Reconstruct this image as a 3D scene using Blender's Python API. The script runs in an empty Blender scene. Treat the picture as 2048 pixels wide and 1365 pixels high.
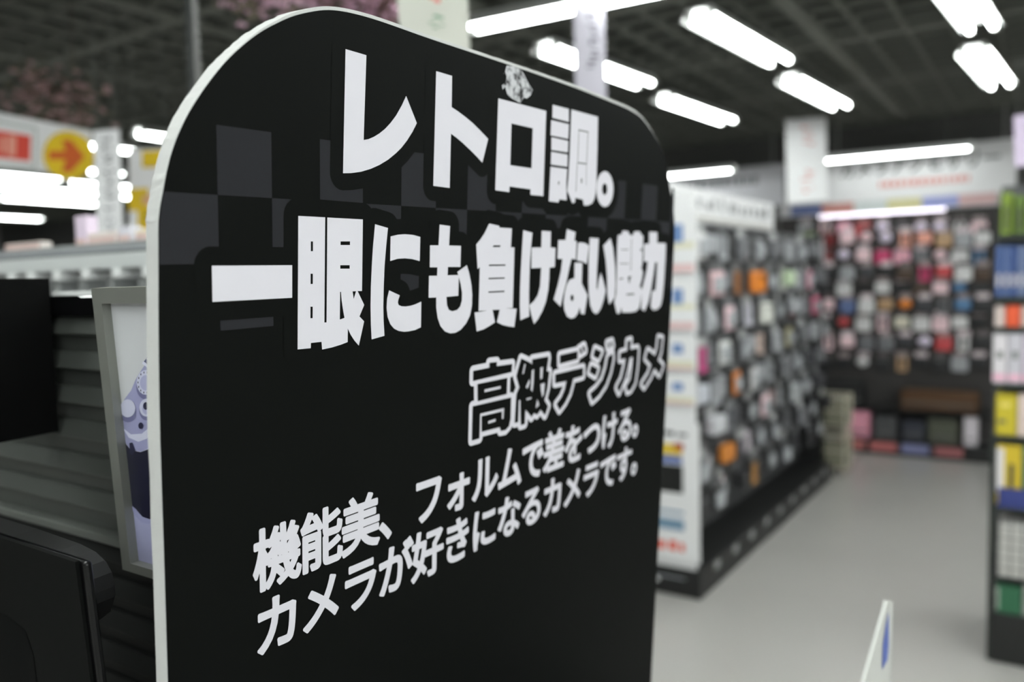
import bpy, bmesh, math, random
import numpy as np
from mathutils import Vector, Matrix
random.seed(7)
SC = bpy.context.scene
COL = SC.collection
# ------------------------------------------------------------------ camera
FPX = 1640.0
CAMH = 1.5
RX = Vector((0.83163436, 0.02099731, -0.55492648))   # world X seen in camera axes (right, down, forward)
RY = Vector((0.5548304, -0.07352261, 0.82870843))
RZ = Vector((-0.023399, -0.99707248, -0.07279387))
CAM = Vector((0, 0, CAMH))
cd = bpy.data.cameras.new('camera')
cam = bpy.data.objects.new('camera', cd)
COL.objects.link(cam)
cam.matrix_world = Matrix(((RX.x, -RX.y, -RX.z, 0), (RY.x, -RY.y, -RY.z, 0), (RZ.x, -RZ.y, -RZ.z, CAMH), (0, 0, 0, 1)))
cd.sensor_width = 36.0
cd.lens = FPX / 2048 * 36
cd.clip_start = 0.01
cd.dof.use_dof = True
cd.dof.focus_distance = 0.55
cd.dof.aperture_fstop = 3.7
SC.camera = cam
# ------------------------------------------------------------------ world, exposure
w = bpy.data.worlds.new('world'); SC.world = w; w.use_nodes = True
w.node_tree.nodes['Background'].inputs[0].default_value = (0.9, 0.95, 1, 1)
w.node_tree.nodes['Background'].inputs[1].default_value = 0.03
SC.view_settings.view_transform = 'Standard'
SC.view_settings.look = 'None'
SC.view_settings.gamma = 1
SC.view_settings.exposure = 0.0
SC.view_settings.use_curve_mapping = False
SC.cycles.use_denoising = True
SC.cycles.max_bounces = 6
SC.cycles.sample_clamp_indirect = 4
LAMP = 20.0          # radiance of the fluorescent tubes

# ------------------------------------------------------------------ pixel geometry helpers
def wdir(px, py):
    c = Vector(((px - 1024) / FPX, (py - 682.5) / FPX, 1))
    return Vector((RX.dot(c), RY.dot(c), RZ.dot(c)))
def on(px, py, axis, val):
    d = wdir(px, py)
    return CAM + d * ((val - CAM[axis]) / d[axis])
def dep(px, py, z): return CAM + wdir(px, py) * z
def cw(v): return Vector((RX.dot(v), RY.dot(v), RZ.dot(v)))

# ------------------------------------------------------------------ materials
def lin(c):
    r = []
    for x in c:
        x = x / 255.0
        r.append(x / 12.92 if x <= 0.04045 else ((x + 0.055) / 1.055) ** 2.4)
    return r
MATS = {}
def mat(name, c, rough=0.5, metal=0.0, var=0.06, scale=12.0, spec=0.5, bump=0.0, emit=0.0, coat=0.0, alpha=1.0):
    if name in MATS: return MATS[name]
    m = bpy.data.materials.new(name); m.use_nodes = True
    nt = m.node_tree; b = nt.nodes['Principled BSDF']
    c = lin(c)
    tc = nt.nodes.new('ShaderNodeTexCoord')
    ns = nt.nodes.new('ShaderNodeTexNoise'); ns.inputs['Scale'].default_value = scale; ns.inputs['Detail'].default_value = 4
    nt.links.new(tc.outputs['Object'], ns.inputs['Vector'])
    mx = nt.nodes.new('ShaderNodeMix'); mx.data_type = 'RGBA'
    mx.inputs['A'].default_value = [x * (1 - var) for x in c] + [1]
    mx.inputs['B'].default_value = [min(1, x * (1 + var)) for x in c] + [1]
    nt.links.new(ns.outputs['Fac'], mx.inputs['Factor'])
    nt.links.new(mx.outputs['Result'], b.inputs['Base Color'])
    b.inputs['Roughness'].default_value = rough
    b.inputs['Metallic'].default_value = metal
    b.inputs['Specular IOR Level'].default_value = spec
    b.inputs['Coat Weight'].default_value = coat
    b.inputs['Alpha'].default_value = alpha
    if bump:
        bp = nt.nodes.new('ShaderNodeBump'); bp.inputs['Strength'].default_value = bump; bp.inputs['Distance'].default_value = 0.002
        n2 = nt.nodes.new('ShaderNodeTexNoise'); n2.inputs['Scale'].default_value = scale * 20
        nt.links.new(tc.outputs['Object'], n2.inputs['Vector'])
        nt.links.new(n2.outputs['Fac'], bp.inputs['Height']); nt.links.new(bp.outputs['Normal'], b.inputs['Normal'])
    if emit:
        b.inputs['Emission Color'].default_value = c + [1]
        b.inputs['Emission Strength'].default_value = emit
    MATS[name] = m
    return m

# ------------------------------------------------------------------ objects
def tag(o, label=None, cat=None, group=None, kind=None):
    if label: o['label'] = label
    if cat: o['category'] = cat
    if group: o['group'] = group
    if kind: o['kind'] = kind
    return o
def thing(name, label, cat, loc=(0, 0, 0), group=None):
    o = bpy.data.objects.new(name, None); COL.objects.link(o)
    o.location = loc; o.empty_display_size = 0.05
    return tag(o, label, cat, group)
def obj(name, bm, m, parent=None, world=True, smooth=False, label=None):
    me = bm if isinstance(bm, bpy.types.Mesh) else bpy.data.meshes.new(name)
    if not isinstance(bm, bpy.types.Mesh):
        if smooth:
            for f in bm.faces: f.smooth = True
        bm.to_mesh(me); bm.free()
    if m and not me.materials: me.materials.append(m)
    o = bpy.data.objects.new(name, me); COL.objects.link(o)
    if parent:
        o.parent = parent
        if world and parent.parent is None and parent.type == 'EMPTY':
            o.matrix_parent_inverse = Matrix.Translation(-Vector(parent.location))
    if label: o['label'] = label
    return o
def BM(): return bmesh.new()
def box(bm, a, b, bev=0.0, seg=2, M=None):
    a = Vector(a); b = Vector(b)
    c = (a + b) / 2; s = b - a
    r = bmesh.ops.create_cube(bm, size=1.0)
    vs = r['verts']
    for v in vs: v.co = Vector((v.co.x * s.x, v.co.y * s.y, v.co.z * s.z)) + c
    if bev:
        es = list({e for v in vs for e in v.link_edges})
        rr = bmesh.ops.bevel(bm, geom=es, offset=bev, segments=seg, affect='EDGES', profile=0.5)
        vs = list({v for f in rr['faces'] for v in f.verts} | {v for v in vs if v.is_valid})
    if M:
        for v in vs: v.co = M @ v.co
    return vs
def prism(bm, pts, off):
    """closed polygon of 3-D points extruded by the vector off"""
    off = Vector(off)
    a = [bm.verts.new(p) for p in pts]; b = [bm.verts.new(Vector(p) + off) for p in pts]
    n = len(pts)
    f1 = bm.faces.new(a); f2 = bm.faces.new(list(reversed(b)))
    for i in range(n): bm.faces.new((a[(i + 1) % n], a[i], b[i], b[(i + 1) % n]))
    return a, b
def tube(bm, p, q, r, n=12, r2=None):
    p = Vector(p); q = Vector(q); d = (q - p).normalized()
    u = d.orthogonal().normalized(); v = d.cross(u)
    r2 = r if r2 is None else r2
    A = [bm.verts.new(p + (u * math.cos(t) + v * math.sin(t)) * r) for t in [2 * math.pi * i / n for i in range(n)]]
    B = [bm.verts.new(q + (u * math.cos(t) + v * math.sin(t)) * r2) for t in [2 * math.pi * i / n for i in range(n)]]
    for i in range(n): bm.faces.new((A[i], A[(i + 1) % n], B[(i + 1) % n], B[i]))
    bm.faces.new(list(reversed(A))); bm.faces.new(B)
def fix(bm): bmesh.ops.recalc_face_normals(bm, faces=bm.faces[:]); return bm
def ball(bm, c, r, s=(1, 1, 1), n=10):
    rr = bmesh.ops.create_uvsphere(bm, u_segments=n + 4, v_segments=n, radius=r)
    for v in rr['verts']: v.co = Vector((v.co.x * s[0], v.co.y * s[1], v.co.z * s[2])) + Vector(c)

# ------------------------------------------------------------------ flat lettering helpers (2-D, later laid on a plane)
def curve_fill(loops):
    """fill closed 2-D loops (holes allowed): list of verts, list of faces"""
    c = bpy.data.curves.new('tmp', 'CURVE'); c.dimensions = '2D'; c.fill_mode = 'BOTH'
    for L in loops:
        s = c.splines.new('POLY'); s.points.add(len(L) - 1); s.use_cyclic_u = True
        for p, q in zip(s.points, L): p.co = (q[0], q[1], 0, 1)
    return _eval(c)
def text_fill(s):
    c = bpy.data.curves.new('tmp', 'FONT'); c.body = s; c.resolution_u = 5
    return _eval(c)
def _eval(c):
    o = bpy.data.objects.new('tmp', c); COL.objects.link(o)
    bpy.context.view_layer.update()
    ev = o.evaluated_get(bpy.context.evaluated_depsgraph_get())
    me = ev.to_mesh()
    V = [(v.co.x, v.co.y) for v in me.vertices]; F = [tuple(p.vertices) for p in me.polygons]
    ev.to_mesh_clear(); bpy.data.objects.remove(o); bpy.data.curves.remove(c)
    return V, F
def outline_of(V, F):
    """boundary segments of a filled 2-D shape"""
    cnt = {}
    key = [(round(x, 6), round(y, 6)) for x, y in V]
    for f in F:
        for a, b in zip(f, f[1:] + f[:1]):
            k = (key[a], key[b]) if key[a] < key[b] else (key[b], key[a])
            cnt[k] = cnt.get(k, 0) + 1
    return np.array([(a[0], a[1], b[0], b[1]) for (a, b), c in cnt.items() if c == 1 and a != b])
def grow(V, F, r, res=150):
    """the shape thickened by r on every side: iso line of its distance field, filled again"""
    sg = outline_of(V, F)
    lo = np.array([min(v[0] for v in V), min(v[1] for v in V)]) - r * 1.6
    hi = np.array([max(v[0] for v in V), max(v[1] for v in V)]) + r * 1.6
    h = max(hi - lo) / res
    nx, ny = int((hi[0] - lo[0]) / h) + 2, int((hi[1] - lo[1]) / h) + 2
    gx = lo[0] + h * np.arange(nx); gy = lo[1] + h * (np.arange(ny) + 0.0037)
    D = np.empty((ny, nx))
    ax, ay, bx, by = sg.T
    dx, dy = bx - ax, by - ay; L2 = dx * dx + dy * dy + 1e-18
    for k in range(ny):
        px = gx[:, None]; py = gy[k]
        t = np.clip(((px - ax) * dx + (py - ay) * dy) / L2, 0, 1)
        d = np.sqrt(((px - ax - t * dx) ** 2 + (py - ay - t * dy) ** 2).min(1))
        m = (ay > py) != (by > py)
        xc = ax[m] + (py - ay[m]) / (by[m] - ay[m]) * dx[m]
        inside = (xc[None, :] > px).sum(1) % 2 == 1
        D[k] = np.where(inside, -d, d) - r
    nxt = {}
    def pt(k1, i1, k2, i2):
        a, b = D[k1, i1], D[k2, i2]; t = a / (a - b)
        return (gx[i1] + (gx[i2] - gx[i1]) * t, gy[k1] + (gy[k2] - gy[k1]) * t)
    P = {}
    S_ = D < 0
    mixed = np.argwhere(~((S_[:-1, :-1] == S_[1:, :-1]) & (S_[:-1, :-1] == S_[:-1, 1:]) & (S_[:-1, :-1] == S_[1:, 1:])))
    adj = {}
    for k, i in mixed:
        k = int(k); i = int(i)
        cs = [(k, i), (k, i + 1), (k + 1, i + 1), (k + 1, i)]
        ed = []
        for q in range(4):
            a, b = cs[q], cs[(q + 1) % 4]
            if S_[a] != S_[b]:
                key = (a, b) if a < b else (b, a)
                if key not in P: P[key] = pt(*key[0], *key[1])
                ed.append(key)
        for q in range(0, len(ed), 2):
            adj.setdefault(ed[q], []).append(ed[q + 1]); adj.setdefault(ed[q + 1], []).append(ed[q])
    loops = []; seen = set()
    for st in adj:
        if st in seen: continue
        L = [st]; seen.add(st); cur = st
        while True:
            n_ = [x for x in adj[cur] if x not in seen]
            if not n_: break
            cur = n_[0]; seen.add(cur); L.append(cur)
        pts = [P[x] for x in L]
        if len(pts) < 6: continue
        # drop nearly collinear points
        out_ = []
        for q in range(len(pts)):
            a = out_[-1] if out_ else pts[q - 1]; b = pts[q]; c = pts[(q + 1) % len(pts)]
            cr = abs((b[0] - a[0]) * (c[1] - a[1]) - (b[1] - a[1]) * (c[0] - a[0]))
            ln = math.hypot(c[0] - a[0], c[1] - a[1]) + 1e-12
            if not out_ or cr / ln > h * 0.06 or (out_ and math.hypot(b[0] - a[0], b[1] - a[1]) > h * 12): out_.append(b)
        if len(out_) >= 4: loops.append(out_)
    return curve_fill(loops)
def lay(bm, V, F, fn):
    vs = [bm.verts.new(fn(x, y)) for x, y in V]
    for f in F:
        try: bm.faces.new([vs[i] for i in f])
        except ValueError: pass

# ------------------------------------------------------------------ room
M_floor = mat('floor_vinyl', (176, 173, 169), 0.28, var=0.07, scale=1.6, spec=0.45)
M_ceil = mat('ceiling_dark', (72, 75, 69), 0.9, var=0.15, scale=2)
M_grid = mat('ceiling_grid_paint', (118, 120, 113), 0.75, var=0.1, scale=3)
M_wall = mat('wall_paint', (205, 205, 205), 0.8)
M_white = mat('white_card', (246, 245, 246), 0.55, var=0.02)
M_black = mat('black_paint', (20, 21, 20), 0.45)
M_pvc = mat('white_metal', (225, 226, 225), 0.45, var=0.03)

X0, X1, Y0, Y1, ZC = -17.0, 8.4, -5.0, 7.75, 2.95
def struct(name, a, b, m):
    bm = BM(); box(bm, a, b); return tag(obj(name, bm, m), kind='structure')
struct('floor', (X0, Y0, -0.1), (X1, Y1, 0), M_floor)
struct('ceiling', (X0, Y0, ZC), (X1, Y1, ZC + 0.1), M_ceil)
struct('wall_back', (X0, Y1, 0), (X1, Y1 + 0.1, ZC), mat('back_wall_grey', (96, 96, 94), 0.8))
struct('wall_front', (X0, Y0 - 0.1, 0), (X1, Y0, ZC), M_wall)
struct('wall_left', (X0 - 0.1, Y0, 0), (X0, Y1, ZC), M_wall)
struct('wall_right', (X1, Y0, 0), (X1 + 0.1, Y1, ZC), M_wall)
bm = BM()
x = X0 + 0.3; k = 0
while x < X1:
    wdt = 0.035 if k % 6 == 0 else 0.006
    box(bm, (x - wdt, Y0, 2.76), (x + wdt, Y1, 2.80)); x += 0.2; k += 1
y = Y0 + 0.25; k = 0
while y < Y1:
    wdt = 0.035 if k % 6 == 0 else 0.006
    box(bm, (X0, y - wdt, 2.765), (X1, y + wdt, 2.795)); y += 0.2; k += 1
tag(obj('trim_1', bm, M_grid), kind='structure')

# ------------------------------------------------------------------ fluorescent fixtures
M_tube = mat('lit_tube', (246, 252, 250), 0.4, var=0.0, emit=LAMP)
M_rod = mat('rod_grey', (92, 94, 90), 0.5)
M_house = mat('fixture_enamel', (235, 236, 233), 0.4, var=0.02)
ORD = ['first', 'second', 'third', 'fourth', 'fifth', 'sixth', 'seventh', 'eighth', 'ninth', 'tenth', 'eleventh', 'twelfth', 'thirteenth', 'fourteenth', 'fifteenth', 'sixteenth']
def fixture(a, b, label, group=None, z=2.6, wd=0.085, ntube=2, drop=0.0):
    a = Vector((a[0], a[1], z)); b = Vector((b[0], b[1], z))
    d = (b - a).normalized(); s = Vector((-d.y, d.x, 0)); up = Vector((0, 0, 1)); c = (a + b) / 2
    t = thing('ceiling_light', label, 'light', (c.x, c.y, z + 0.05), group)
    bm = BM()
    prof = [(-wd, 0.012), (-wd * 0.62, 0.055), (wd * 0.62, 0.055), (wd, 0.012), (wd * 0.97, 0.008), (wd * 0.55, 0.045), (-wd * 0.55, 0.045), (-wd * 0.97, 0.008)]
    prism(bm, [a + s * p + up * q for p, q in prof], b - a); fix(bm)
    obj('housing', bm, M_house, t)
    top = 2.76 - z
    for e in (0.15, 0.85):
        p = a.lerp(b, e); bm = BM(); tube(bm, p + up * 0.05, p + up * top, 0.006, 6); obj('hanger_rod', fix(bm), M_rod, t)
    for k in range(ntube):
        o = 0 if ntube == 1 else (-0.5 + k / (ntube - 1)) * wd * 1.15
        bm = BM(); tube(bm, a + s * o + d * 0.03 + up * 0.012, b + s * o - d * 0.03 + up * 0.012, 0.015, 14)
        obj('tube', fix(bm), M_tube, t, smooth=False)
        for e, f in ((a, 1), (b, -1)):
            bm = BM(); box(bm, (-0.012, -0.012, -0.004), (0.012, 0.012, 0.045), M=Matrix.Translation(e + s * o + d * 0.012 * f)); obj('lamp_socket', bm, M_house, t)
    return t
# rows run down the aisle (along Y); fixture starts measured from the photo
FY = [-3.9, -2.66, -0.6, 0.66, 3.35, 4.72]
for rx, nm in ((-2.05, 'left'), (-1.28, 'middle'), (-0.36, 'right')):
    for i, fy in enumerate((3.46, 4.88)):
        fixture((rx - 0.035, fy), (rx + 0.035, fy + 1.0),
                'lit twin-tube ceiling light, %s of the two in the %s row above the aisle' % ('nearer' if i == 0 else 'farther', nm), 'aisle ceiling lights')
# unseen rows out of frame, added to even the light on the sign
for rx in (-2.05, -1.28, -0.36, 0.55, 1.4, 2.3, 3.2, 4.2, 5.2, 6.4):
    for fy, ln in ((-4.2, 2.4), (-1.5, 2.2), (0.9, 2.2), (3.4, 2.4)):
        if rx < 0.2 and fy > 0.5:
            if rx < -1.5 or fy > 1: continue
            fy, ln = (1.3, 1.3) if rx < -1 else (0.9, 2.1)
        fixture((rx, fy), (rx, fy + ln), 'added lit twin-tube ceiling light, unseen, outside the picture', 'added lights outside the picture')
fixture((-0.40, 2.25), (-0.36, 3.28), 'added lit twin-tube ceiling light, unseen, outside the picture', 'added lights outside the picture')  # unseen, added to brighten the rack end
# single bar across the aisle near the sign
fixture((-2.13, 2.90), (-0.95, 2.98), 'long lit bar light crossing the aisle, nearest the sign top', z=2.57, wd=0.06)
# far left rows
far = [((-6.2, 2.75), (-6.2, 3.88)), ((-7.5, 2.5), (-7.5, 3.75)), ((-7.5, 3.9), (-7.5, 4.56)), ((-8.3, 3.2), (-8.3, 4.38)), ((-8.4, 4.55), (-8.4, 5.24)),
       ((-9.2, 2.9), (-9.2, 4.05)), ((-9.2, 4.15), (-9.2, 5.3)), ((-9.25, 5.35), (-9.25, 5.74)), ((-10.3, 3.5), (-10.3, 4.65)), ((-10.3, 4.75), (-10.3, 5.9)),
       ((-12.9, 4.2), (-12.9, 5.3)), ((-12.9, 5.4), (-12.9, 6.5)), ((-11.4, 3.5), (-11.4, 4.7))]
for k, (a, b) in enumerate(far):
    fixture(a, b, 'distant lit ceiling light in the bright cluster left of the sign', 'distant lights left of the sign')
fixture((-5.48, 3.46), (-5.48, 4.7), 'lit ceiling light peeking out just left of the curved sign top', None)
fixture((-5.0, 0.4), (-5.0, 1.6), 'added lit ceiling light, unseen beyond the left picture edge', 'added lights beyond the left edge')  # two unseen lights added to help brighten the slats
fixture((-3.6, -1.2), (-3.6, 0.0), 'added lit ceiling light, unseen beyond the left picture edge', 'added lights beyond the left edge')
# lights washing the back wall
fixture((-1.72, 7.0), (-0.56, 7.06), 'lit bar light across the back wall, in front of the white banner', z=2.40, wd=0.07, ntube=1)
fixture((-3.45, 7.0), (-2.36, 7.02), 'lit bar light on the back wall just right of the sign edge', z=2.40, wd=0.07, ntube=1)

# ------------------------------------------------------------------ the black sign
HC = Vector((2206.3 - 1024, 495.7 - 682.5, FPX)).normalized()
VC = Vector((728.4 - 1024, 12635.1 - 682.5, FPX)).normalized()
VC = (VC - HC * HC.dot(VC)).normalized()
NC = HC.cross(VC)
PC = Vector(((690 - 1024) / FPX, (450 - 682.5) / FPX, 1)) * 0.55
HW, VW, NW = cw(HC), cw(VC), cw(NC)
P0 = CAM + cw(PC)
def uv(px, py):
    d = Vector(((px - 1024) / FPX, (py - 682.5) / FPX, 1)); q = d * (PC.dot(NC) / d.dot(NC)) - PC
    return Vector((q.dot(HC), -q.dot(VC)))
def S(u, v, wz=0.0): return P0 + HW * u - VW * v - NW * wz
def lift(wz): return lambda x, y: S(x, y, wz)
def sp(L, ox, oy, s): return [tuple(uv(ox + a / s, oy + b / s)) for a, b in L]

M_face = mat('printed_black', (13, 14, 13), 0.5, var=0.06, scale=40, spec=0.03)
M_chk = mat('printed_charcoal', (38, 38, 41), 0.5, var=0.03, scale=60, spec=0.03)
M_ltr = mat('printed_white', (208, 205, 212), 0.5, var=0.012, scale=30, spec=0.15)
M_foam = mat('foam_edge', (194, 194, 192), 0.8, var=0.05, scale=90, bump=0.25)

edge_px = [(316.6, 500), (317.7, 432), (325.8, 382.6), (335, 335), (347.7, 291), (368, 243.5), (390, 205), (419, 163), (452, 122.7), (485, 91.5), (518, 66), (551, 47.6), (584, 33), (620.5, 23.8), (657, 20), (700, 25.6)]
edge2_px = [(1150, 175.5), (1202, 196), (1246.7, 214), (1267, 224.5), (1283, 236), (1299.4, 256.7), (1314, 280), (1324, 300.6), (1331.7, 324), (1337.5, 362), (1343.4, 394), (1347.8, 429.6), (1349, 467.6)]
UL, UR = -0.1372, 0.5240
z_of = lambda u, v: S(u, v).z
def v_at(u, z): return (P0.z + HW.z * u - z) / VW.z
CT = 0.88     # counter top height
ctrl = [Vector((UL, -0.35)), Vector((UL, -0.2)), Vector((UL, -0.1))] + [uv(*p) for p in edge_px] + [uv(760, 42.3), uv(860, 77.5), uv(960, 110.5), uv(1060, 144)] + [uv(*p) for p in edge2_px] + [Vector((UR, -0.04)), Vector((UR, -0.15)), Vector((UR, -0.3)), Vector((UR, -0.5))]
out = []
for i in range(1, len(ctrl) - 2):
    p0, p1, p2, p3 = ctrl[i - 1], ctrl[i], ctrl[i + 1], ctrl[i + 2]
    for k in range(4):
        t = k / 4
        out.append(0.5 * ((2 * p1) + (p2 - p0) * t + (2 * p0 - 5 * p1 + 4 * p2 - p3) * t * t + (3 * p1 - p0 - 3 * p2 + p3) * t ** 3))
outline = [Vector((UL, v_at(UL, CT)))] + out + [ctrl[-1], Vector((UR, v_at(UR, CT)))]
base = S(0.19, v_at(0.19, CT))
sign = thing('standing_sign', 'tall black rounded-top foam-board sign with big white Japanese lettering, standing in the foreground', 'sign', base)
TH = 0.012
board = []
for i, p in enumerate(outline):
    a, b = outline[i - 1], outline[(i + 1) % len(outline)]
    d = (b - a).normalized(); nrm2 = Vector((-d.y, d.x))
    m = float(np.interp(p.x, [-0.09, -0.03, 0.40, 0.475], [0.0004, 0.0022, 0.0026, 0.0])) if p.y > 0.04 else 0.0
    board.append(p + nrm2 * m)
bm = BM()
# foam body with a slightly ragged cut edge
front = [S(p.x, p.y, 0) for p in board]
rag = random.Random(3)
mid = [S(p.x + rag.uniform(-.0004, .0004), p.y + rag.uniform(-.0004, .0004), -TH / 2) for p in board]
back = [S(p.x + rag.uniform(-.0003, .0003), p.y + rag.uniform(-.0003, .0003), -TH) for p in board]
rows = [[bm.verts.new(p) for p in L] for L in (front, mid, back)]
bm.faces.new(rows[0]); bm.faces.new(list(reversed(rows[2])))
n = len(outline)
for a, b in ((rows[0], rows[1]), (rows[1], rows[2])):
    for i in range(n): bm.faces.new((a[(i + 1) % n], a[i], b[i], b[(i + 1) % n]))
obj('foam_board', fix(bm), M_foam, sign, label='white foam core showing along the cut edge')
# ---- lettering traced on the sheet
A = (670, 90, 4.55); B = (980, 190, 5.688); Cc = (580, 420, 4.706); D = (730, 440, 5.4615); E5 = (850, 440, 5.69); F6 = (940, 440, 5.69); G = (1030, 450, 6.5); H8 = (1170, 450, 7.182); I9 = (400, 400, 4.096)
def ell(cx, cy, rx, ry, n=28): return [(cx + rx * math.cos(2 * math.pi * i / n), cy + ry * math.sin(2 * math.pi * i / n)) for i in range(n)]
L1 = [(A, [[(90, 38), (280, 94), (255, 866), (300, 858), (350, 836), (400, 805), (450, 764), (500, 710), (550, 643), (600, 555), (642, 465), (739, 712), (700, 790), (650, 870), (600, 935), (550, 985), (480, 1043), (400, 1092), (320, 1128), (230, 1155), (140, 1167), (67, 1168)]]),
      (A, [[(915, 239), (1060, 282), (1056, 567), (1110, 602), (1180, 655), (1250, 713), (1320, 783), (1389, 856), (1335, 1074), (1290, 1022), (1230, 962), (1160, 896), (1100, 845), (1050, 808), (1038, 1302), (889, 1283)]]),
      (B, [[(88, 40), (633, 183), (600, 1152), (453, 1137), (455, 1075), (216, 1042), (212, 1106), (53, 1085)], [(238, 325), (480, 380), (466, 836), (224, 800)]]),
      (B, [[(706, 112), (890, 160), (890, 308), (703, 260)]]), (B, [[(690, 287), (891, 334), (884, 501), (683, 460)]]), (B, [[(693, 482), (884, 524), (879, 655), (692, 626)]]), (B, [[(690, 647), (877, 680), (873, 818), (686, 793)]]),
      (B, [[(683, 817), (872, 844), (868, 900), (862, 1000), (866, 1200), (785, 1188), (770, 1225), (663, 1210)], [(772, 985), (783, 985), (780, 1022), (769, 1020)]]),
      (B, [[(920, 166), (1222, 250), (1216, 600), (1205, 1000), (1195, 1120), (1180, 1190), (1155, 1235), (1110, 1258), (1062, 1258), (1050, 1190), (976, 1174), (968, 1165), (958, 1225), (930, 1235), (890, 1130), (872, 1095), (886, 950), (900, 700)],
           [(1000, 392), (1116, 420), (1116, 432), (1000, 404)], [(1003, 406), (1008, 407), (994, 762), (989, 761)], [(1106, 432), (1111, 433), (1096, 776), (1091, 775)], [(987, 765), (1096, 780), (1095, 793), (986, 777)], [(1090, 795), (1094, 796), (1090, 1030), (1087, 1030)], [(984, 780), (989, 781), (974, 1100), (969, 1100)], [(1030, 950), (1042, 950), (1040, 1005), (1029, 1005)]]),
      (B, [ell(1301, 1072, 97, 203), ell(1299, 1073, 29, 66)])]
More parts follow.
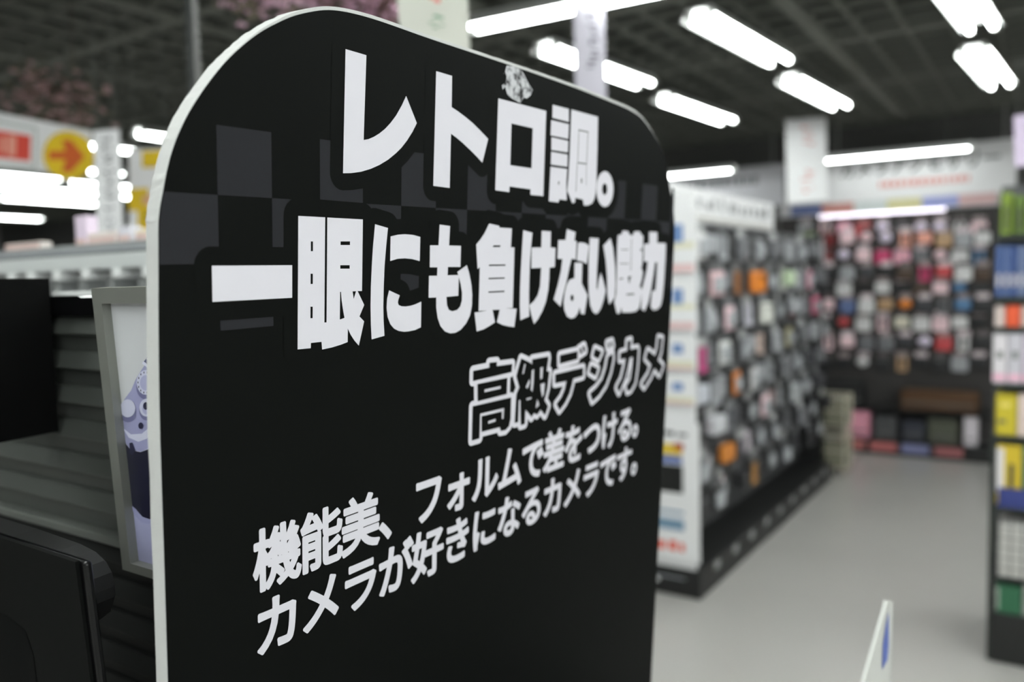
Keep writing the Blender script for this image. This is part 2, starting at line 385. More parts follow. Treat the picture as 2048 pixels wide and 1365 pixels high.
L2 = [(I9, [[(92, 540), (750, 535), (750, 802), (97, 836)]]),
      (Cc, [[(72, 57), (325, 70), (318, 1060), (338, 1060), (345, 72), (680, 90), (672, 764), (630, 764), (693, 895), (648, 1003), (692, 1050), (642, 1278), (600, 1230), (565, 1175), (538, 1117), (537, 1245), (470, 1270), (390, 1295), (297, 1315), (291, 1242), (191, 1253), (190, 1302), (66, 1314)],
            [(190, 297), (210, 297), (210, 389), (190, 389)], [(188, 601), (209, 601), (209, 698), (188, 698)], [(187, 911), (208, 911), (207, 1020), (186, 1020)], [(470, 297), (559, 297), (559, 331), (470, 331)], [(467, 521), (556, 521), (556, 554), (467, 554)],
            [(466, 772), (474, 772), (480, 850), (490, 920), (500, 980), (507, 1017), (463, 1033)], [(583, 767), (616, 766), (594, 838)]]),
      (D, [[(103, 47), (244, 89), (225, 280), (207, 500), (197, 750), (193, 950), (196, 1100), (206, 1266), (66, 1306), (58, 1150), (54, 950), (58, 720), (68, 500), (80, 300)]]),
      (D, [[(273, 181), (350, 163), (430, 157), (520, 165), (597, 187), (591, 450), (510, 428), (430, 420), (350, 425), (268, 450)]]),
      (D, [[(257, 770), (374, 825), (358, 870), (352, 905), (362, 932), (395, 945), (440, 947), (500, 937), (550, 920), (608, 893), (604, 1174), (540, 1203), (470, 1218), (420, 1222), (360, 1213), (310, 1187), (270, 1140), (240, 1060), (229, 960), (235, 860)]]),
      (E5, [[(160, 54), (279, 70), (267, 292), (402, 296), (396, 536), (254, 536), (250, 631), (372, 628), (362, 592), (470, 515), (497, 610), (520, 730), (531, 850), (527, 980), (505, 1090), (460, 1180), (400, 1250), (340, 1285), (280, 1292), (220, 1270), (170, 1210), (138, 1120), (121, 1000), (121, 883), (34, 887), (39, 637), (131, 636), (135, 540), (48, 540), (51, 290), (148, 290)],
            [(237, 877), (372, 864), (378, 650), (400, 735), (415, 830), (413, 920), (395, 985), (360, 1025), (305, 1041), (265, 1025), (243, 970)]]),
      (F6, [[(212, 42), (327, 68), (327, 88), (470, 97), (459, 312), (500, 315), (480, 1003), (395, 1006), (525, 1012), (498, 1220), (430, 1213), (360, 1195), (300, 1165), (332, 1022), (250, 1025), (278, 1165), (220, 1205), (150, 1245), (70, 1270), (45, 1055), (120, 1045), (190, 1030), (92, 1038), (105, 538), (80, 560), (64, 280), (110, 225), (160, 150)],
            [(262, 290), (343, 290), (333, 310), (252, 310)], [(210, 509), (398, 507), (397, 523), (209, 526)], [(207, 660), (390, 655), (389, 670), (205, 677)], [(204, 815), (386, 806), (385, 822), (203, 831)]]),
      (G, [[(100, 70), (220, 103), (200, 300), (186, 500), (180, 700), (175, 900), (178, 1190), (62, 1240), (55, 1050), (58, 850), (68, 600), (85, 300)]]),
      (G, [[(340, 78), (460, 85), (455, 293), (520, 300), (510, 548), (442, 558), (438, 700), (425, 850), (395, 1000), (350, 1120), (290, 1230), (240, 1290), (205, 1170), (180, 1045), (240, 990), (290, 910), (318, 800), (328, 650), (333, 558), (206, 565), (209, 295), (335, 295)]]),
      (G, [[(668, 55), (780, 95), (765, 205), (795, 212), (782, 450), (728, 440), (700, 560), (660, 750), (620, 900), (585, 1065), (495, 970), (550, 780), (590, 600), (610, 445), (545, 440), (556, 198), (650, 198)]]),
      (G, [[(812, 235), (860, 228), (910, 240), (955, 272), (925, 510), (870, 476), (797, 462)]]),
      (G, [[(768, 492), (868, 495), (860, 760), (900, 840), (935, 915), (895, 1165), (850, 1155), (832, 1070), (810, 1150), (770, 1205), (720, 1220), (670, 1190), (635, 1110), (625, 1010), (640, 880), (665, 780), (700, 715), (765, 690)], ell(735, 950, 21, 42, 16)]),
      (H8, [[(62, 185), (190, 195), (180, 400), (165, 650), (158, 900), (170, 940), (190, 800), (220, 685), (255, 800), (290, 945), (260, 1080), (220, 1200), (180, 1265), (145, 1280), (105, 1250), (70, 1160), (48, 1000), (42, 800), (45, 500)]]),
      (H8, [[(358, 190), (395, 330), (425, 600), (432, 850), (420, 1040), (340, 1145), (315, 1000), (310, 750), (290, 500), (255, 300)]]),
      (H8, [[(465, 150), (520, 135), (530, 85), (610, 90), (640, 150), (680, 150), (700, 95), (780, 95), (800, 140), (830, 160), (825, 300), (815, 580), (800, 610), (825, 680), (805, 800), (780, 880), (810, 930), (790, 1100), (770, 1200), (720, 1245), (640, 1260), (525, 1258), (518, 1180), (490, 1275), (450, 1275), (412, 1110), (440, 1000), (448, 760), (453, 500), (455, 300)],
            [(510, 350), (620, 350), (618, 360), (510, 360)], [(495, 552), (620, 552), (619, 562), (495, 562)], [(590, 990), (702, 984), (700, 1004), (588, 1010)], [(660, 200), (667, 200), (660, 420), (655, 660), (648, 660)], [(790, 340), (815, 345), (812, 375), (790, 375)], [(490, 770), (540, 760), (540, 775), (490, 790)], [(610, 745), (660, 735), (640, 780), (632, 840), (624, 840)]]),
      (H8, [[(915, 100), (1030, 105), (1030, 260), (1155, 265), (1148, 500), (1130, 800), (1105, 1050), (1080, 1165), (1030, 1215), (975, 1228), (935, 1180), (955, 955), (1005, 938), (1018, 800), (1032, 540), (998, 540), (975, 720), (942, 930), (900, 1120), (850, 1240), (800, 1210), (805, 950), (850, 780), (880, 650), (895, 525), (838, 528), (842, 275), (915, 270)]])]
def fills(L):
    r = []
    for (ox, oy, s), loops in L: r.append(curve_fill([sp(q, ox, oy, s) for q in loops]))
    return r
f1, f2 = fills(L1), fills(L2)
halo = []
for (ox, oy, s), loops in L1 + L2: halo.append(curve_fill([sp(loops[0], ox, oy, s)]))
# printed sheet: base film, checker, halo round the letters, letters
bm = BM(); lay(bm, [(p.x, p.y) for p in outline], [tuple(range(len(outline)))], lift(0.0001))
for k, (V, F) in enumerate(halo):
    V2, F2 = grow(V, F, 0.0112, 70); lay(bm, V2, F2, lift(0.0003 + k * 8e-6))
face = obj('printed_face', bm, M_face, sign, label='black printed front sheet')
bm = BM()
pu = 0.03795; pv = 0.0392; u0 = -0.0977; v0 = 0.0540
for r in range(3):
    for i in range(-1, 17):
        if (i + r) % 2: continue
        a, b = u0 + i * pu, u0 + (i + 1) * pu
        if a > UR - 0.01: continue
        vt, vb = v0 - r * pv, v0 - (r + 1) * pv
        if i == -1:
            ed = sorted([(p.y, p.x) for p in outline if p.x < -0.09 and vb < p.y < vt and p.y < 0.12])
            near = lambda y: np.interp(y, [p.y for p in outline[:60] if p.x < 0], [p.x for p in outline[:60] if p.x < 0])
            L = [(near(vb) + 0.0006, vb), (b, vb), (b, vt)] + [(near(vt + (vb - vt) * q / 6) + 0.0006, vt + (vb - vt) * q / 6) for q in range(6)]
        elif b > UR - 0.03:
            L = [(a, vb), (min(b, UR - 0.006), vb), (min(b, UR - 0.008), vt), (a, vt)]
        else: L = [(a, vb), (b, vb), (b, vt), (a, vt)]
        bm.faces.new([bm.verts.new(S(x, y, 0.0002)) for x, y in L])
obj('checker_pattern', bm, M_chk, sign, label='charcoal grey printed checker squares')
bm = BM()
for V, F in f1: lay(bm, V, F, lift(0.0006))
obj('lettering', bm, M_ltr, sign, label='top line of big white letters, the headline')
bm = BM()
for V, F in f2: lay(bm, V, F, lift(0.0006))
obj('lettering', bm, M_ltr, sign, label='second line of big heavy white letters')
def line(s, u0, pitch, xs, ys, v0, shear, bold, wz):
    bm = BM()
    for i, ch in enumerate(s):
        V, F = text_fill(ch)
        V, F = grow(V, F, bold)
        lay(bm, V, F, lambda x, y, i=i: S(u0 + i * pitch + x * xs, v0 + shear * (u0 + i * pitch + x * xs) + y * ys, wz + i * 8e-6))
    return bm
K3 = (900, 640, 4.452)
L3 = [[[(345, 382), (410, 375), (410, 412), (548, 392), (542, 465), (198, 545), (200, 455), (345, 425)], [(238, 572), (505, 515), (500, 660), (240, 725)], [(300, 620), (445, 588), (445, 612), (300, 645)],
       [(195, 770), (538, 690), (533, 880), (520, 945), (490, 980), (445, 990), (437, 955), (275, 997), (275, 858), (455, 815), (455, 882), (470, 880), (475, 785), (262, 835), (255, 1055), (188, 1075)], [(333, 903), (400, 880), (400, 903), (333, 925)]],
      [[(628, 343), (668, 362), (700, 378), (725, 395), (725, 352), (868, 325), (870, 350), (855, 455), (880, 460), (862, 610), (850, 660), (835, 715), (868, 770), (840, 850), (800, 800), (770, 845), (740, 830), (720, 868), (692, 830), (665, 800), (660, 928), (624, 938), (620, 715), (606, 715), (600, 910), (570, 918), (580, 740), (585, 660), (612, 600), (583, 500)],
       [(655, 392), (668, 396), (650, 480), (636, 480)], [(722, 450), (742, 440), (738, 560), (728, 640), (712, 622)], [(668, 600), (700, 525), (704, 560), (684, 612)], [(798, 425), (822, 420), (815, 520), (796, 530)], [(800, 572), (838, 560), (830, 660), (814, 690), (802, 620)], [(770, 705), (788, 758), (756, 788)], [(672, 700), (720, 688), (716, 704), (676, 716)]],
      [[(972, 315), (1130, 278), (1130, 350), (972, 392)], [(1143, 257), (1160, 251), (1172, 297), (1156, 305)], [(1170, 237), (1188, 231), (1199, 278), (1183, 288)],
       [(930, 485), (1180, 425), (1180, 500), (1092, 524), (1080, 580), (1060, 655), (1020, 738), (970, 805), (940, 750), (985, 690), (1015, 620), (1030, 545), (930, 566)]],
      [[(1285, 255), (1345, 285), (1315, 350), (1268, 320)], [(1252, 405), (1310, 435), (1290, 500), (1235, 465)], [(1442, 300), (1445, 350), (1420, 470), (1380, 580), (1320, 670), (1262, 725), (1240, 655), (1300, 600), (1350, 530), (1382, 430), (1400, 330)], [(1393, 205), (1407, 200), (1415, 245), (1401, 254)], [(1421, 195), (1436, 190), (1445, 235), (1431, 244)]],
      [[(1572, 190), (1605, 180), (1600, 265), (1665, 250), (1670, 275), (1660, 420), (1640, 560), (1605, 625), (1575, 640), (1562, 590), (1600, 530), (1615, 420), (1622, 330), (1596, 338), (1580, 420), (1555, 520), (1500, 650), (1478, 600), (1520, 520), (1545, 420), (1557, 345), (1508, 355), (1510, 295), (1570, 275)]],
      [[(1850, 155), (1885, 165), (1870, 290), (1845, 360), (1890, 410), (1860, 490), (1815, 430), (1780, 510), (1725, 600), (1703, 570), (1760, 480), (1785, 400), (1735, 340), (1755, 270), (1820, 320), (1840, 250)]]]
bo, bi = BM(), BM()
for k, loops in enumerate(L3):
    V, F = curve_fill([sp(q, *K3) for q in loops])
    lay(bi, V, F, lift(0.0009))
    V, F = grow(V, F, 0.0045, 130); lay(bo, V, F, lift(0.0006 + k * 8e-6))
obj('lettering', bo, M_ltr, sign, label='white outline of the hollow product line')
obj('lettering', bi, M_face, sign, label='black inside of the outlined line')
obj('lettering', line('機能美、フォルムで差をつける。', -0.0780, 0.0367, 0.0390, 0.0432, -0.2290, 0.0031, 0.031, 0.0006), M_ltr, sign, label='upper line of small white text')
obj('lettering', line('カメラが好きになるカメラです。', -0.0786, 0.03685, 0.0390, 0.0415, -0.2738, 0.0030, 0.031, 0.0006), M_ltr, sign, label='lower line of small white text')
# torn white scuff near the top edge
ms = mat('scuffed_paper', (205, 205, 208), 0.9, var=0.02)
nt = ms.node_tree; b = nt.nodes['Principled BSDF']
tc = nt.nodes.new('ShaderNodeTexCoord'); nz = nt.nodes.new('ShaderNodeTexNoise'); nz.inputs['Scale'].default_value = 130; nz.inputs['Detail'].default_value = 8
rp = nt.nodes.new('ShaderNodeValToRGB'); rp.color_ramp.elements[0].position = 0.37; rp.color_ramp.elements[1].position = 0.54
rp.color_ramp.elements[0].color = (0.012, 0.012, 0.012, 1); rp.color_ramp.elements[1].color = (0.5, 0.5, 0.52, 1)
nt.links.new(tc.outputs['Object'], nz.inputs['Vector']); nt.links.new(nz.outputs['Fac'], rp.inputs['Fac']); nt.links.new(rp.outputs['Color'], b.inputs['Base Color'])
sc = (640, 80, 3.2)
bm = BM()
for wz, L in ((0.00065, [(1190, 165), (1240, 170), (1285, 190), (1310, 235), (1335, 285), (1358, 320), (1345, 355), (1320, 375), (1300, 370), (1280, 405), (1240, 385), (1215, 370), (1195, 350), (1180, 300), (1165, 320), (1160, 290), (1185, 270), (1190, 235), (1180, 205)]),):
    q = sp(L, *sc); lay(bm, q, [tuple(range(len(q)))], lift(wz))
rs = random.Random(5)
for k in range(46):
    a = 1120 + rs.random() * 150; c = 180 + rs.random() * 215
    if (a - 1110) * 1.5 + 60 < c - 60 or (a < 1150 and c > 260): continue
    r = 2 + rs.random() * 7; q = sp([(a + r * math.cos(t) * (0.6 + rs.random() * .8), c + r * math.sin(t) * (0.8 + rs.random())) for t in (0, 1, 2, 3, 4, 5)], *sc)
    lay(bm, q, [tuple(range(6))], lift(0.0006 + k * 4e-6 - 0.0002))
obj('scuff_mark', bm, ms, sign, label='pale torn scuff near the top edge')

# ------------------------------------------------------------------ counter under the sign (below the picture)
bm = BM(); box(bm, (-1.06, 0.12, 0), (-0.03, 1.02, CT), 0.004)
tag(obj('display_counter', bm, M_black), 'black display counter carrying the sign, below the picture', 'counter')

# ------------------------------------------------------------------ slatted wall unit left of the sign
M_slat = mat('slat_metal', (84, 87, 83), 0.42, metal=0.5, var=0.05, scale=6)
M_cap = mat('gloss_black', (9, 9, 10), 0.12, spec=0.5, coat=0.3)
YS = 0.42
zt = on(200, 633, 1, YS).z
su = thing('slat_display', 'grey slatted display back panel with black cap, left of the black sign', 'shelf', (-0.74, YS + 0.02, CT))
bm = BM()
PER = 0.0330; xa, xb = -1.05, -0.472
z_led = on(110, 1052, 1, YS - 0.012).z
def slats(ztop, zbot):
    z = ztop; prof = []
    while z - PER > zbot + 0.002:
        prof += [(YS - 0.0005, z), (YS - 0.0050, z - 0.0010), (YS - 0.0105, z - 0.0158), (YS - 0.0098, z - 0.0170), (YS - 0.0025, z - 0.0183), (YS - 0.0010, z - PER + 0.0006)]
        z -= PER
    prof += [(YS, zbot), (YS + 0.03, zbot), (YS + 0.03, ztop)]
    bm = BM(); prism(bm, [(xa, p, q) for p, q in prof], (xb - xa, 0, 0)); return fix(bm)
obj('slat_panel', slats(zt, z_led + 0.004), M_slat, su)
bm = BM(); box(bm, (xa, YS - 0.013, z_led - 0.004), (xb, YS + 0.03, z_led + 0.004), 0.0012); obj('ledge_highlight_strip', bm, mat('ledge_highlight_metal', (104, 107, 103), 0.4, metal=0.4), su, label='ledge strip with its highlight painted paler')  # highlight along the ledge painted in as paler metal
obj('shaded_slat_panel', slats(z_led - 0.004, CT), mat('slat_shade_black', (22, 23, 22), 0.55, spec=0.2), su, label='lower slats with their shade painted black')  # shade over the lower slats painted in as black
zc = on(150, 591, 1, YS - 0.012).z
bm = BM(); box(bm, (xa, YS - 0.013, zt + 0.0005), (xb, YS + 0.035, zc), 0.002)
obj('top_cap', bm, M_cap, su)
bm = BM(); box(bm, (xa, YS - 0.010, zc), (xb, YS + 0.03, zc + 0.004))
obj('cap_strip', bm, M_pvc, su, label='thin white strip along the cap')

# ------------------------------------------------------------------ matte black side box at the left edge
pr = on(107, 700, 1, YS - 0.014)
dv = Vector((-0.19, 0.98, 0)).normalized()
def onplane(px, py, P, nrm):
    d = wdir(px, py); return CAM + d * ((P - CAM).dot(nrm) / d.dot(nrm))
nb = Vector((dv.y, -dv.x, 0))
q = [onplane(*p, pr, nb) for p in ((100.5, 557), (112.5, 864))]
bm = BM()
far_t, far_b = Vector((pr.x, pr.y, q[0].z)), Vector((pr.x, pr.y, q[1].z))
L_ = 0.26
pts = [far_b, far_t, far_t - dv * L_, far_b - dv * L_]
prism(bm, pts, -nb * 0.05); fix(bm)
M_void = mat('velvet_black', (5, 5, 5), 0.9, spec=0.1)
sb = thing('black_box', 'matte black box fixed to the slatted panel at the left picture edge', 'box', (pr.x, pr.y - 0.1, far_b.z))
obj('box_body', bm, M_void, sb)
bm = BM(); box(bm, (pr.x - 0.05, pr.y - 0.004, far_b.z + 0.02), (pr.x - 0.01, YS - 0.009, far_t.z - 0.02)); obj('bracket', bm, M_void, sb)

# ------------------------------------------------------------------ framed photograph of a camera
def ray_x(px, py, x): return on(px, py, 0, x)
bl = dep(245, 1140, 0.635)
tl = ray_x(182, 577, bl.x)
upv = (tl - bl); FH = upv.length; upv.normalize()
xv = Vector((1, 0, 0)); nf = xv.cross(upv)          # towards the camera when y negative
if nf.y > 0: nf = -nf
def FP(px, py, lift_=0.0):
    d = wdir(px, py); return CAM + d * ((bl - CAM).dot(nf) / d.dot(nf)) + nf * lift_
FWID = 0.155
fr = thing('picture_frame', 'brushed metal frame holding a camera photograph, leaning behind the sign', 'picture frame', bl)
M_fr = mat('brushed_frame', (138, 139, 133), 0.38, metal=0.55, var=0.1, scale=30)
def FL(a, b, c=0.0): return bl + xv * a + upv * b + nf * c
bw_l = (FP(203, 608) - FL(0, 0)).dot(xv); bw_t = FH - (FP(203, 608) - bl).dot(upv)
bw_b = (FP(248, 1124) - bl).dot(upv)
bm = BM()
for a0, a1, b0, b1 in ((0, bw_l, 0, FH), (FWID - bw_l, FWID, 0, FH), (bw_l, FWID - bw_l, FH - bw_t, FH), (bw_l, FWID - bw_l, 0, bw_b)):
    pts = [FL(a0, b0, -0.012), FL(a1, b0, -0.012), FL(a1, b1, -0.012), FL(a0, b1, -0.012)]
    prism(bm, pts, nf * 0.012)
obj('frame_border', fix(bm), M_fr, fr)
bm = BM(); prism(bm, [FL(0.001, 0.001, -0.013), FL(FWID - .001, 0.001, -0.013), FL(FWID - .001, FH - .001, -0.013), FL(0.001, FH - .001, -0.013)], nf * 0.005)
obj('backing_board', fix(bm), M_black, fr)
# print: pale paper turning lavender towards the foot of the picture (printed studio backdrop)
mp = mat('photo_paper', (190, 219, 224), 0.3, var=0.01)
nt = mp.node_tree; b = nt.nodes['Principled BSDF']; tc = nt.nodes.new('ShaderNodeTexCoord'); sx = nt.nodes.new('ShaderNodeSeparateXYZ'); rp = nt.nodes.new('ShaderNodeValToRGB')
nt.links.new(tc.outputs['Generated'], sx.inputs[0]); nt.links.new(sx.outputs['Z'], rp.inputs['Fac']); nt.links.new(rp.outputs['Color'], b.inputs['Base Color'])
e = rp.color_ramp.elements
e[0].position = 0.0; e[0].color = lin((150, 150, 180)) + [1]
e[1].position = 0.62; e[1].color = lin((200, 201, 204)) + [1]
k = e.new(0.22); k.color = lin((176, 177, 214)) + [1]
photo_l = 0.0
bm = BM()
pts = [FL(bw_l - .0005, bw_b - .0005, -0.007), FL(FWID - bw_l + .0005, bw_b - .0005, -0.007), FL(FWID - bw_l + .0005, FH - bw_t + .0005, -0.007), FL(bw_l - .0005, FH - bw_t + .0005, -0.007)]
bm.faces.new([bm.verts.new(p) for p in pts])
pic = obj('photo_print', bm, mp, fr, label='printed photograph of a silver and black camera')
def pc(L): return [(180 + a / 2.314, 560 + b / 2.314) for a, b in L]
lay_n = [0]
def patch(loops, col, name):
    m = mat('print_%d_%d_%d' % col, col, 0.3, var=0.04, scale=60)
    bm = BM(); lay_n[0] += 1
    for L in loops:
        q = [FP(a, c, 0) for a, c in pc(L)]
        lft = -0.0069 + 0.00008 * lay_n[0]
        # depth measured from the frame plane
        vs = [bm.verts.new(p + nf * (lft)) for p in q]
        bm.faces.new(vs)
    return obj(name, bm, m, pic)
def el(cx, cy, rx, ry, n=20): return ell(cx, cy, rx, ry, n)
R_ = 300
patch([[(150, 520), (170, 470), (200, 420), (225, 385), (262, 330), (R_, 280), (R_, 720), (270, 740), (230, 792), (195, 806), (150, 797), (112, 748), (102, 690), (103, 600), (120, 560)]], (150, 150, 186), 'printed_camera')
patch([[(108, 690), (150, 725), (200, 722), (240, 690), (R_, 590), (R_, 640), (265, 690), (225, 745), (185, 760), (140, 740)]], (205, 206, 226), 'printed_camera')
patch([[(112, 750), (150, 799), (195, 808), (232, 794), (R_, 735), (R_, 1080), (272, 1108), (240, 1122), (205, 1110), (152, 1052), (135, 900)]], (26, 26, 44), 'printed_leather')
patch([[(150, 1052), (176, 1075), (205, 1112), (240, 1124), (275, 1110), (R_, 1082), (R_, 1100), (272, 1130), (235, 1143), (200, 1136), (168, 1100)]], (160, 160, 200), 'printed_camera')
patch([el(222, 505, 46, 58), el(138, 622, 37, 46), el(225, 612, 36, 48)], (104, 104, 140), 'printed_dial')
patch([el(220, 482, 42, 58), el(137, 603, 35, 42), el(224, 600, 33, 42)], (198, 199, 220), 'printed_dial')
patch([el(220, 484, 26, 36), el(224, 604, 20, 28)], (170, 171, 204), 'printed_dial')
patch([el(222, 592, 13, 18), el(198, 684, 11, 15), [(146, 765), (160, 762), (172, 800), (162, 822), (148, 815)]] + [[(220 + 35 * math.cos(t) - 2, 482 + 48 * math.sin(t) - 4), (220 + 35 * math.cos(t) + 2, 482 + 48 * math.sin(t) - 4), (220 + 35 * math.cos(t) + 2, 482 + 48 * math.sin(t) + 5), (220 + 35 * math.cos(t) - 2, 482 + 48 * math.sin(t) + 5)] for t in [0.45 * i for i in range(14)]], (38, 38, 62), 'printed_mark')
patch([[(206, 392), (240, 350), (262, 335), (262, 372), (235, 410)], [(246, 340), (R_, 300), (R_, 330), (262, 360)]], (70, 72, 108), 'printed_mark')
patch([[(205, 395), (240, 420), (265, 440), (268, 425), (240, 405), (210, 382)], el(262, 392, 8, 9), [(225, 372), (240, 385), (244, 378), (230, 366)]], (214, 215, 232), 'printed_camera')
# easel prop behind the frame
bm = BM()
pm = FL(FWID / 2, FH * 0.45, -0.014)
tube(bm, pm, Vector((pm.x, YS - 0.013, pm.z - 0.03)), 0.004, 8)
p0 = FL(FWID / 2, 0.004, -0.008); tube(bm, Vector((p0.x, p0.y, p0.z)), Vector((p0.x, p0.y + 0.01, CT)), 0.006, 8)
obj('easel_stand', fix(bm), M_black, fr)

# ------------------------------------------------------------------ black device in the lower left corner
D0 = dep(150, 1125, 0.50)
h1 = Vector((cw(Vector((-1400 - 1024, 614 - 682.5, FPX))).x, cw(Vector((-1400 - 1024, 614 - 682.5, FPX))).y, 0)).normalized()   # along the top edge, to the left
if h1.x > 0: h1 = -h1
# lean: lower corner of the right edge lies below at px (180,1365)
best = None
for k in range(-40, 60):
    a = math.radians(k * 0.5); n0 = Vector((-h1.y, h1.x, 0)); n0 = n0 if n0.y < 0 else -n0
    dn = Vector((0, 0, -1)) * math.cos(a) + n0 * math.sin(a)
    P = D0 + dn * 0.08; c = P - CAM
    cx_ = Vector((RX.x, RY.x, RZ.x)).dot(c); cy_ = Vector((RX.y, RY.y, RZ.y)).dot(c); cz_ = Vector((RX.z, RY.z, RZ.z)).dot(c)
    px, py = 1024 + FPX * cx_ / cz_, 682.5 + FPX * cy_ / cz_
    e_ = abs((px - 150) / (py - 1125) - 0.125)
    if best is None or e_ < best[0]: best = (e_, dn)
dn = best[1]; nd = h1.cross(dn).normalized()
if nd.y > 0: nd = -nd
def DL(a, b, c=0.0): return D0 + h1 * a + dn * b + nd * c
bt = (CT - D0.z) / dn.z
M_dev = mat('matte_black_plastic', (11, 12, 11), 0.7, var=0.25, scale=900, spec=0.08)
dev = thing('display_monitor', 'black flat display with rounded back shell in the lower left corner', 'monitor', DL(0.1, bt))
bm = BM(); prism(bm, [DL(0.0, 0.0), DL(0.30, 0.0), DL(0.30, bt), DL(0, bt)], nd * -0.003); obj('front_plate', fix(bm), M_dev, dev)
bm = BM()
mtx = Matrix((( h1.x, dn.x, nd.x, D0.x), (h1.y, dn.y, nd.y, D0.y), (h1.z, dn.z, nd.z, D0.z), (0, 0, 0, 1)))
box(bm, (-0.0065, 0.0003, -0.0075), (0.30, bt, -0.0022), 0.0022, 3, M=mtx)
obj('bezel', bm, mat('bezel_black', (7, 7, 8), 0.22, spec=0.3), dev, label='glossy black rim')
bm = BM(); sh = [(-60, 1004), (0, 1032), (80, 1056), (166, 1086), (192, 1099), (214, 1120), (227, 1144), (233, 1171), (235, 1192), (227, 1222), (203, 1240), (100, 1260), (-60, 1260)]
Q = D0 - nd * 0.036
q = [onplane(a, b_, Q, nd) for a, b_ in sh]
v1, v2 = prism(bm, q, nd * 0.0245); fix(bm)
es = [e for e in bm.edges if len(e.link_faces) == 2 and e.calc_face_angle() > 1.0]
bmesh.ops.bevel(bm, geom=es, offset=0.0022, segments=3, affect='EDGES')
obj('back_shell', bm, mat('satin_black_shell', (20, 20, 20), 0.5, spec=0.3), dev)
bm = BM(); scp = [(-160, 1180), (10, 1232), (50, 1262), (66, 1310), (80, 1420), (-160, 1420)]
lay(bm, [(0, 0)] * 0, [], None) if False else None
bm.faces.new([bm.verts.new(onplane(a, b_, D0 + nd * 0.0004, nd)) for a, b_ in scp])
obj('screen', bm, mat('screen_glass', (6, 7, 7), 0.55, spec=0.04), dev, label='dark glossy screen')

# ------------------------------------------------------------------ pale shelf unit behind the slatted panel
M_grey = mat('grey_metal', (196, 199, 198), 0.5, var=0.03)
M_greyd = mat('grey_panel', (158, 161, 166), 0.6, var=0.06)
YB = 0.78
shf = thing('shelf_unit', 'pale grey metal shelving with white brackets behind the slatted panel', 'shelf', (-1.9, YB + 0.15, 0))
def zb(px, py): return on(px, py, 1, YB).z
z_top = zb(150, 489); z_f1 = zb(150, 512); z_f0 = zb(150, 541)
XA, XB = -2.9, -1.12
bm = BM(); box(bm, (XA, YB, z_f0), (XB, YB + 0.02, z_f1), 0.002); obj('fascia', bm, M_grey, shf)
bm = BM(); box(bm, (XA, YB + 0.01, z_f1), (XB, YB + 0.34, z_top), 0.003); obj('top_board', bm, mat('board_grey_shaded', (128, 130, 130), 0.6), shf)  # darker grey paints in the shadow on the top trim
bm = BM(); box(bm, (XA, YB + 0.01, z_f1 + 0.006), (XB, YB + 0.012 - 0.006, z_f1 + 0.010)); obj('groove', bm, M_greyd, shf)
bm = BM(); box(bm, (XA, YB + 0.10, 0.0), (XB, YB + 0.13, z_f0 + 0.02)); obj('rear_panel', bm, M_greyd, shf)
bm = BM(); box(bm, (XA, YB + 0.03, 0.0), (XB, YB + 0.30, 0.9), 0.004); obj('base_cabinet', bm, M_grey, shf)
z_b0 = zb(210, 592)
bx = [on(p, 545, 1, YB).x for p in (-40, 20, 60, 112, 170, 232, 293)]
for x_ in bx:
    bm = BM(); box(bm, (x_ - 0.011, YB - 0.002, z_f0 - 0.016), (x_ + 0.013, YB + 0.10, z_f0), 0.002); obj('bracket', bm, M_pvc, shf)
    bm = BM(); box(bm, (x_ - 0.020, YB + 0.05, z_b0), (x_ + 0.006, YB + 0.10, z_f0), 0.002); obj('upright', bm, M_grey, shf)
    bm = BM(); box(bm, (x_ - 0.014, YB + 0.002, z_b0 - 0.03), (x_ + 0.014, YB + 0.10, z_b0), 0.002); obj('clip', bm, M_pvc, shf)
# cartons standing on top of it
for k, (pa, pb, ptop, col, lb) in enumerate(((152, 174, 432, (222, 205, 222), 'upright pale lilac carton'), (176, 232, 464, (228, 216, 210), 'low rosy white carton'), (238, 262, 452, (215, 212, 220), 'small pale grey carton'), (272, 300, 458, (226, 214, 190), 'cream carton'), (10, 80, 486, (205, 196, 190), 'flat beige carton'))):
    zz = z_top
    a_ = on(pa, 490, 1, YB + 0.10).x; b_ = on(pb, 490, 1, YB + 0.10).x
    zt_ = on((pa + pb) / 2, ptop, 1, YB + 0.10).z
    bm = BM(); box(bm, (a_, YB + 0.10, zz), (b_, YB + 0.125, zt_), 0.002)
    t = thing('carton', '%s standing on top of the pale shelving left of the sign' % lb, 'box', ((a_ + b_) / 2, YB + 0.15, zz), 'cartons on the shelving top')
    obj('carton_body', bm, mat('carton_%d' % k, col, 0.6), t)
    bm = BM(); box(bm, (a_ + 0.003, YB + 0.0985, zz + 0.006), (b_ - 0.003, YB + 0.0999, zz + 0.02)); obj('label_strip', bm, mat('carton_label', (212, 184, 178), 0.6), t)

# ------------------------------------------------------------------ dark pole behind the sign top
pp = dep(384, 80, 2.15)
bm = BM(); box(bm, (pp.x - 0.014, pp.y - 0.012, 0), (pp.x + 0.016, pp.y + 0.012, 2.76), 0.004)
po = thing('support_pole', 'dark vertical pole rising to the ceiling left of the sign top', 'pole', (pp.x, pp.y, 0))
obj('pole_shaft', bm, mat('pole_paint', (44, 46, 45), 0.5), po)
bm = BM(); box(bm, (pp.x + 0.0165, pp.y - 0.008, 0), (pp.x + 0.0205, pp.y + 0.008, 2.76), 0.001); obj('edge_strip', bm, mat('pole_edge', (84, 83, 81), 0.5), po)

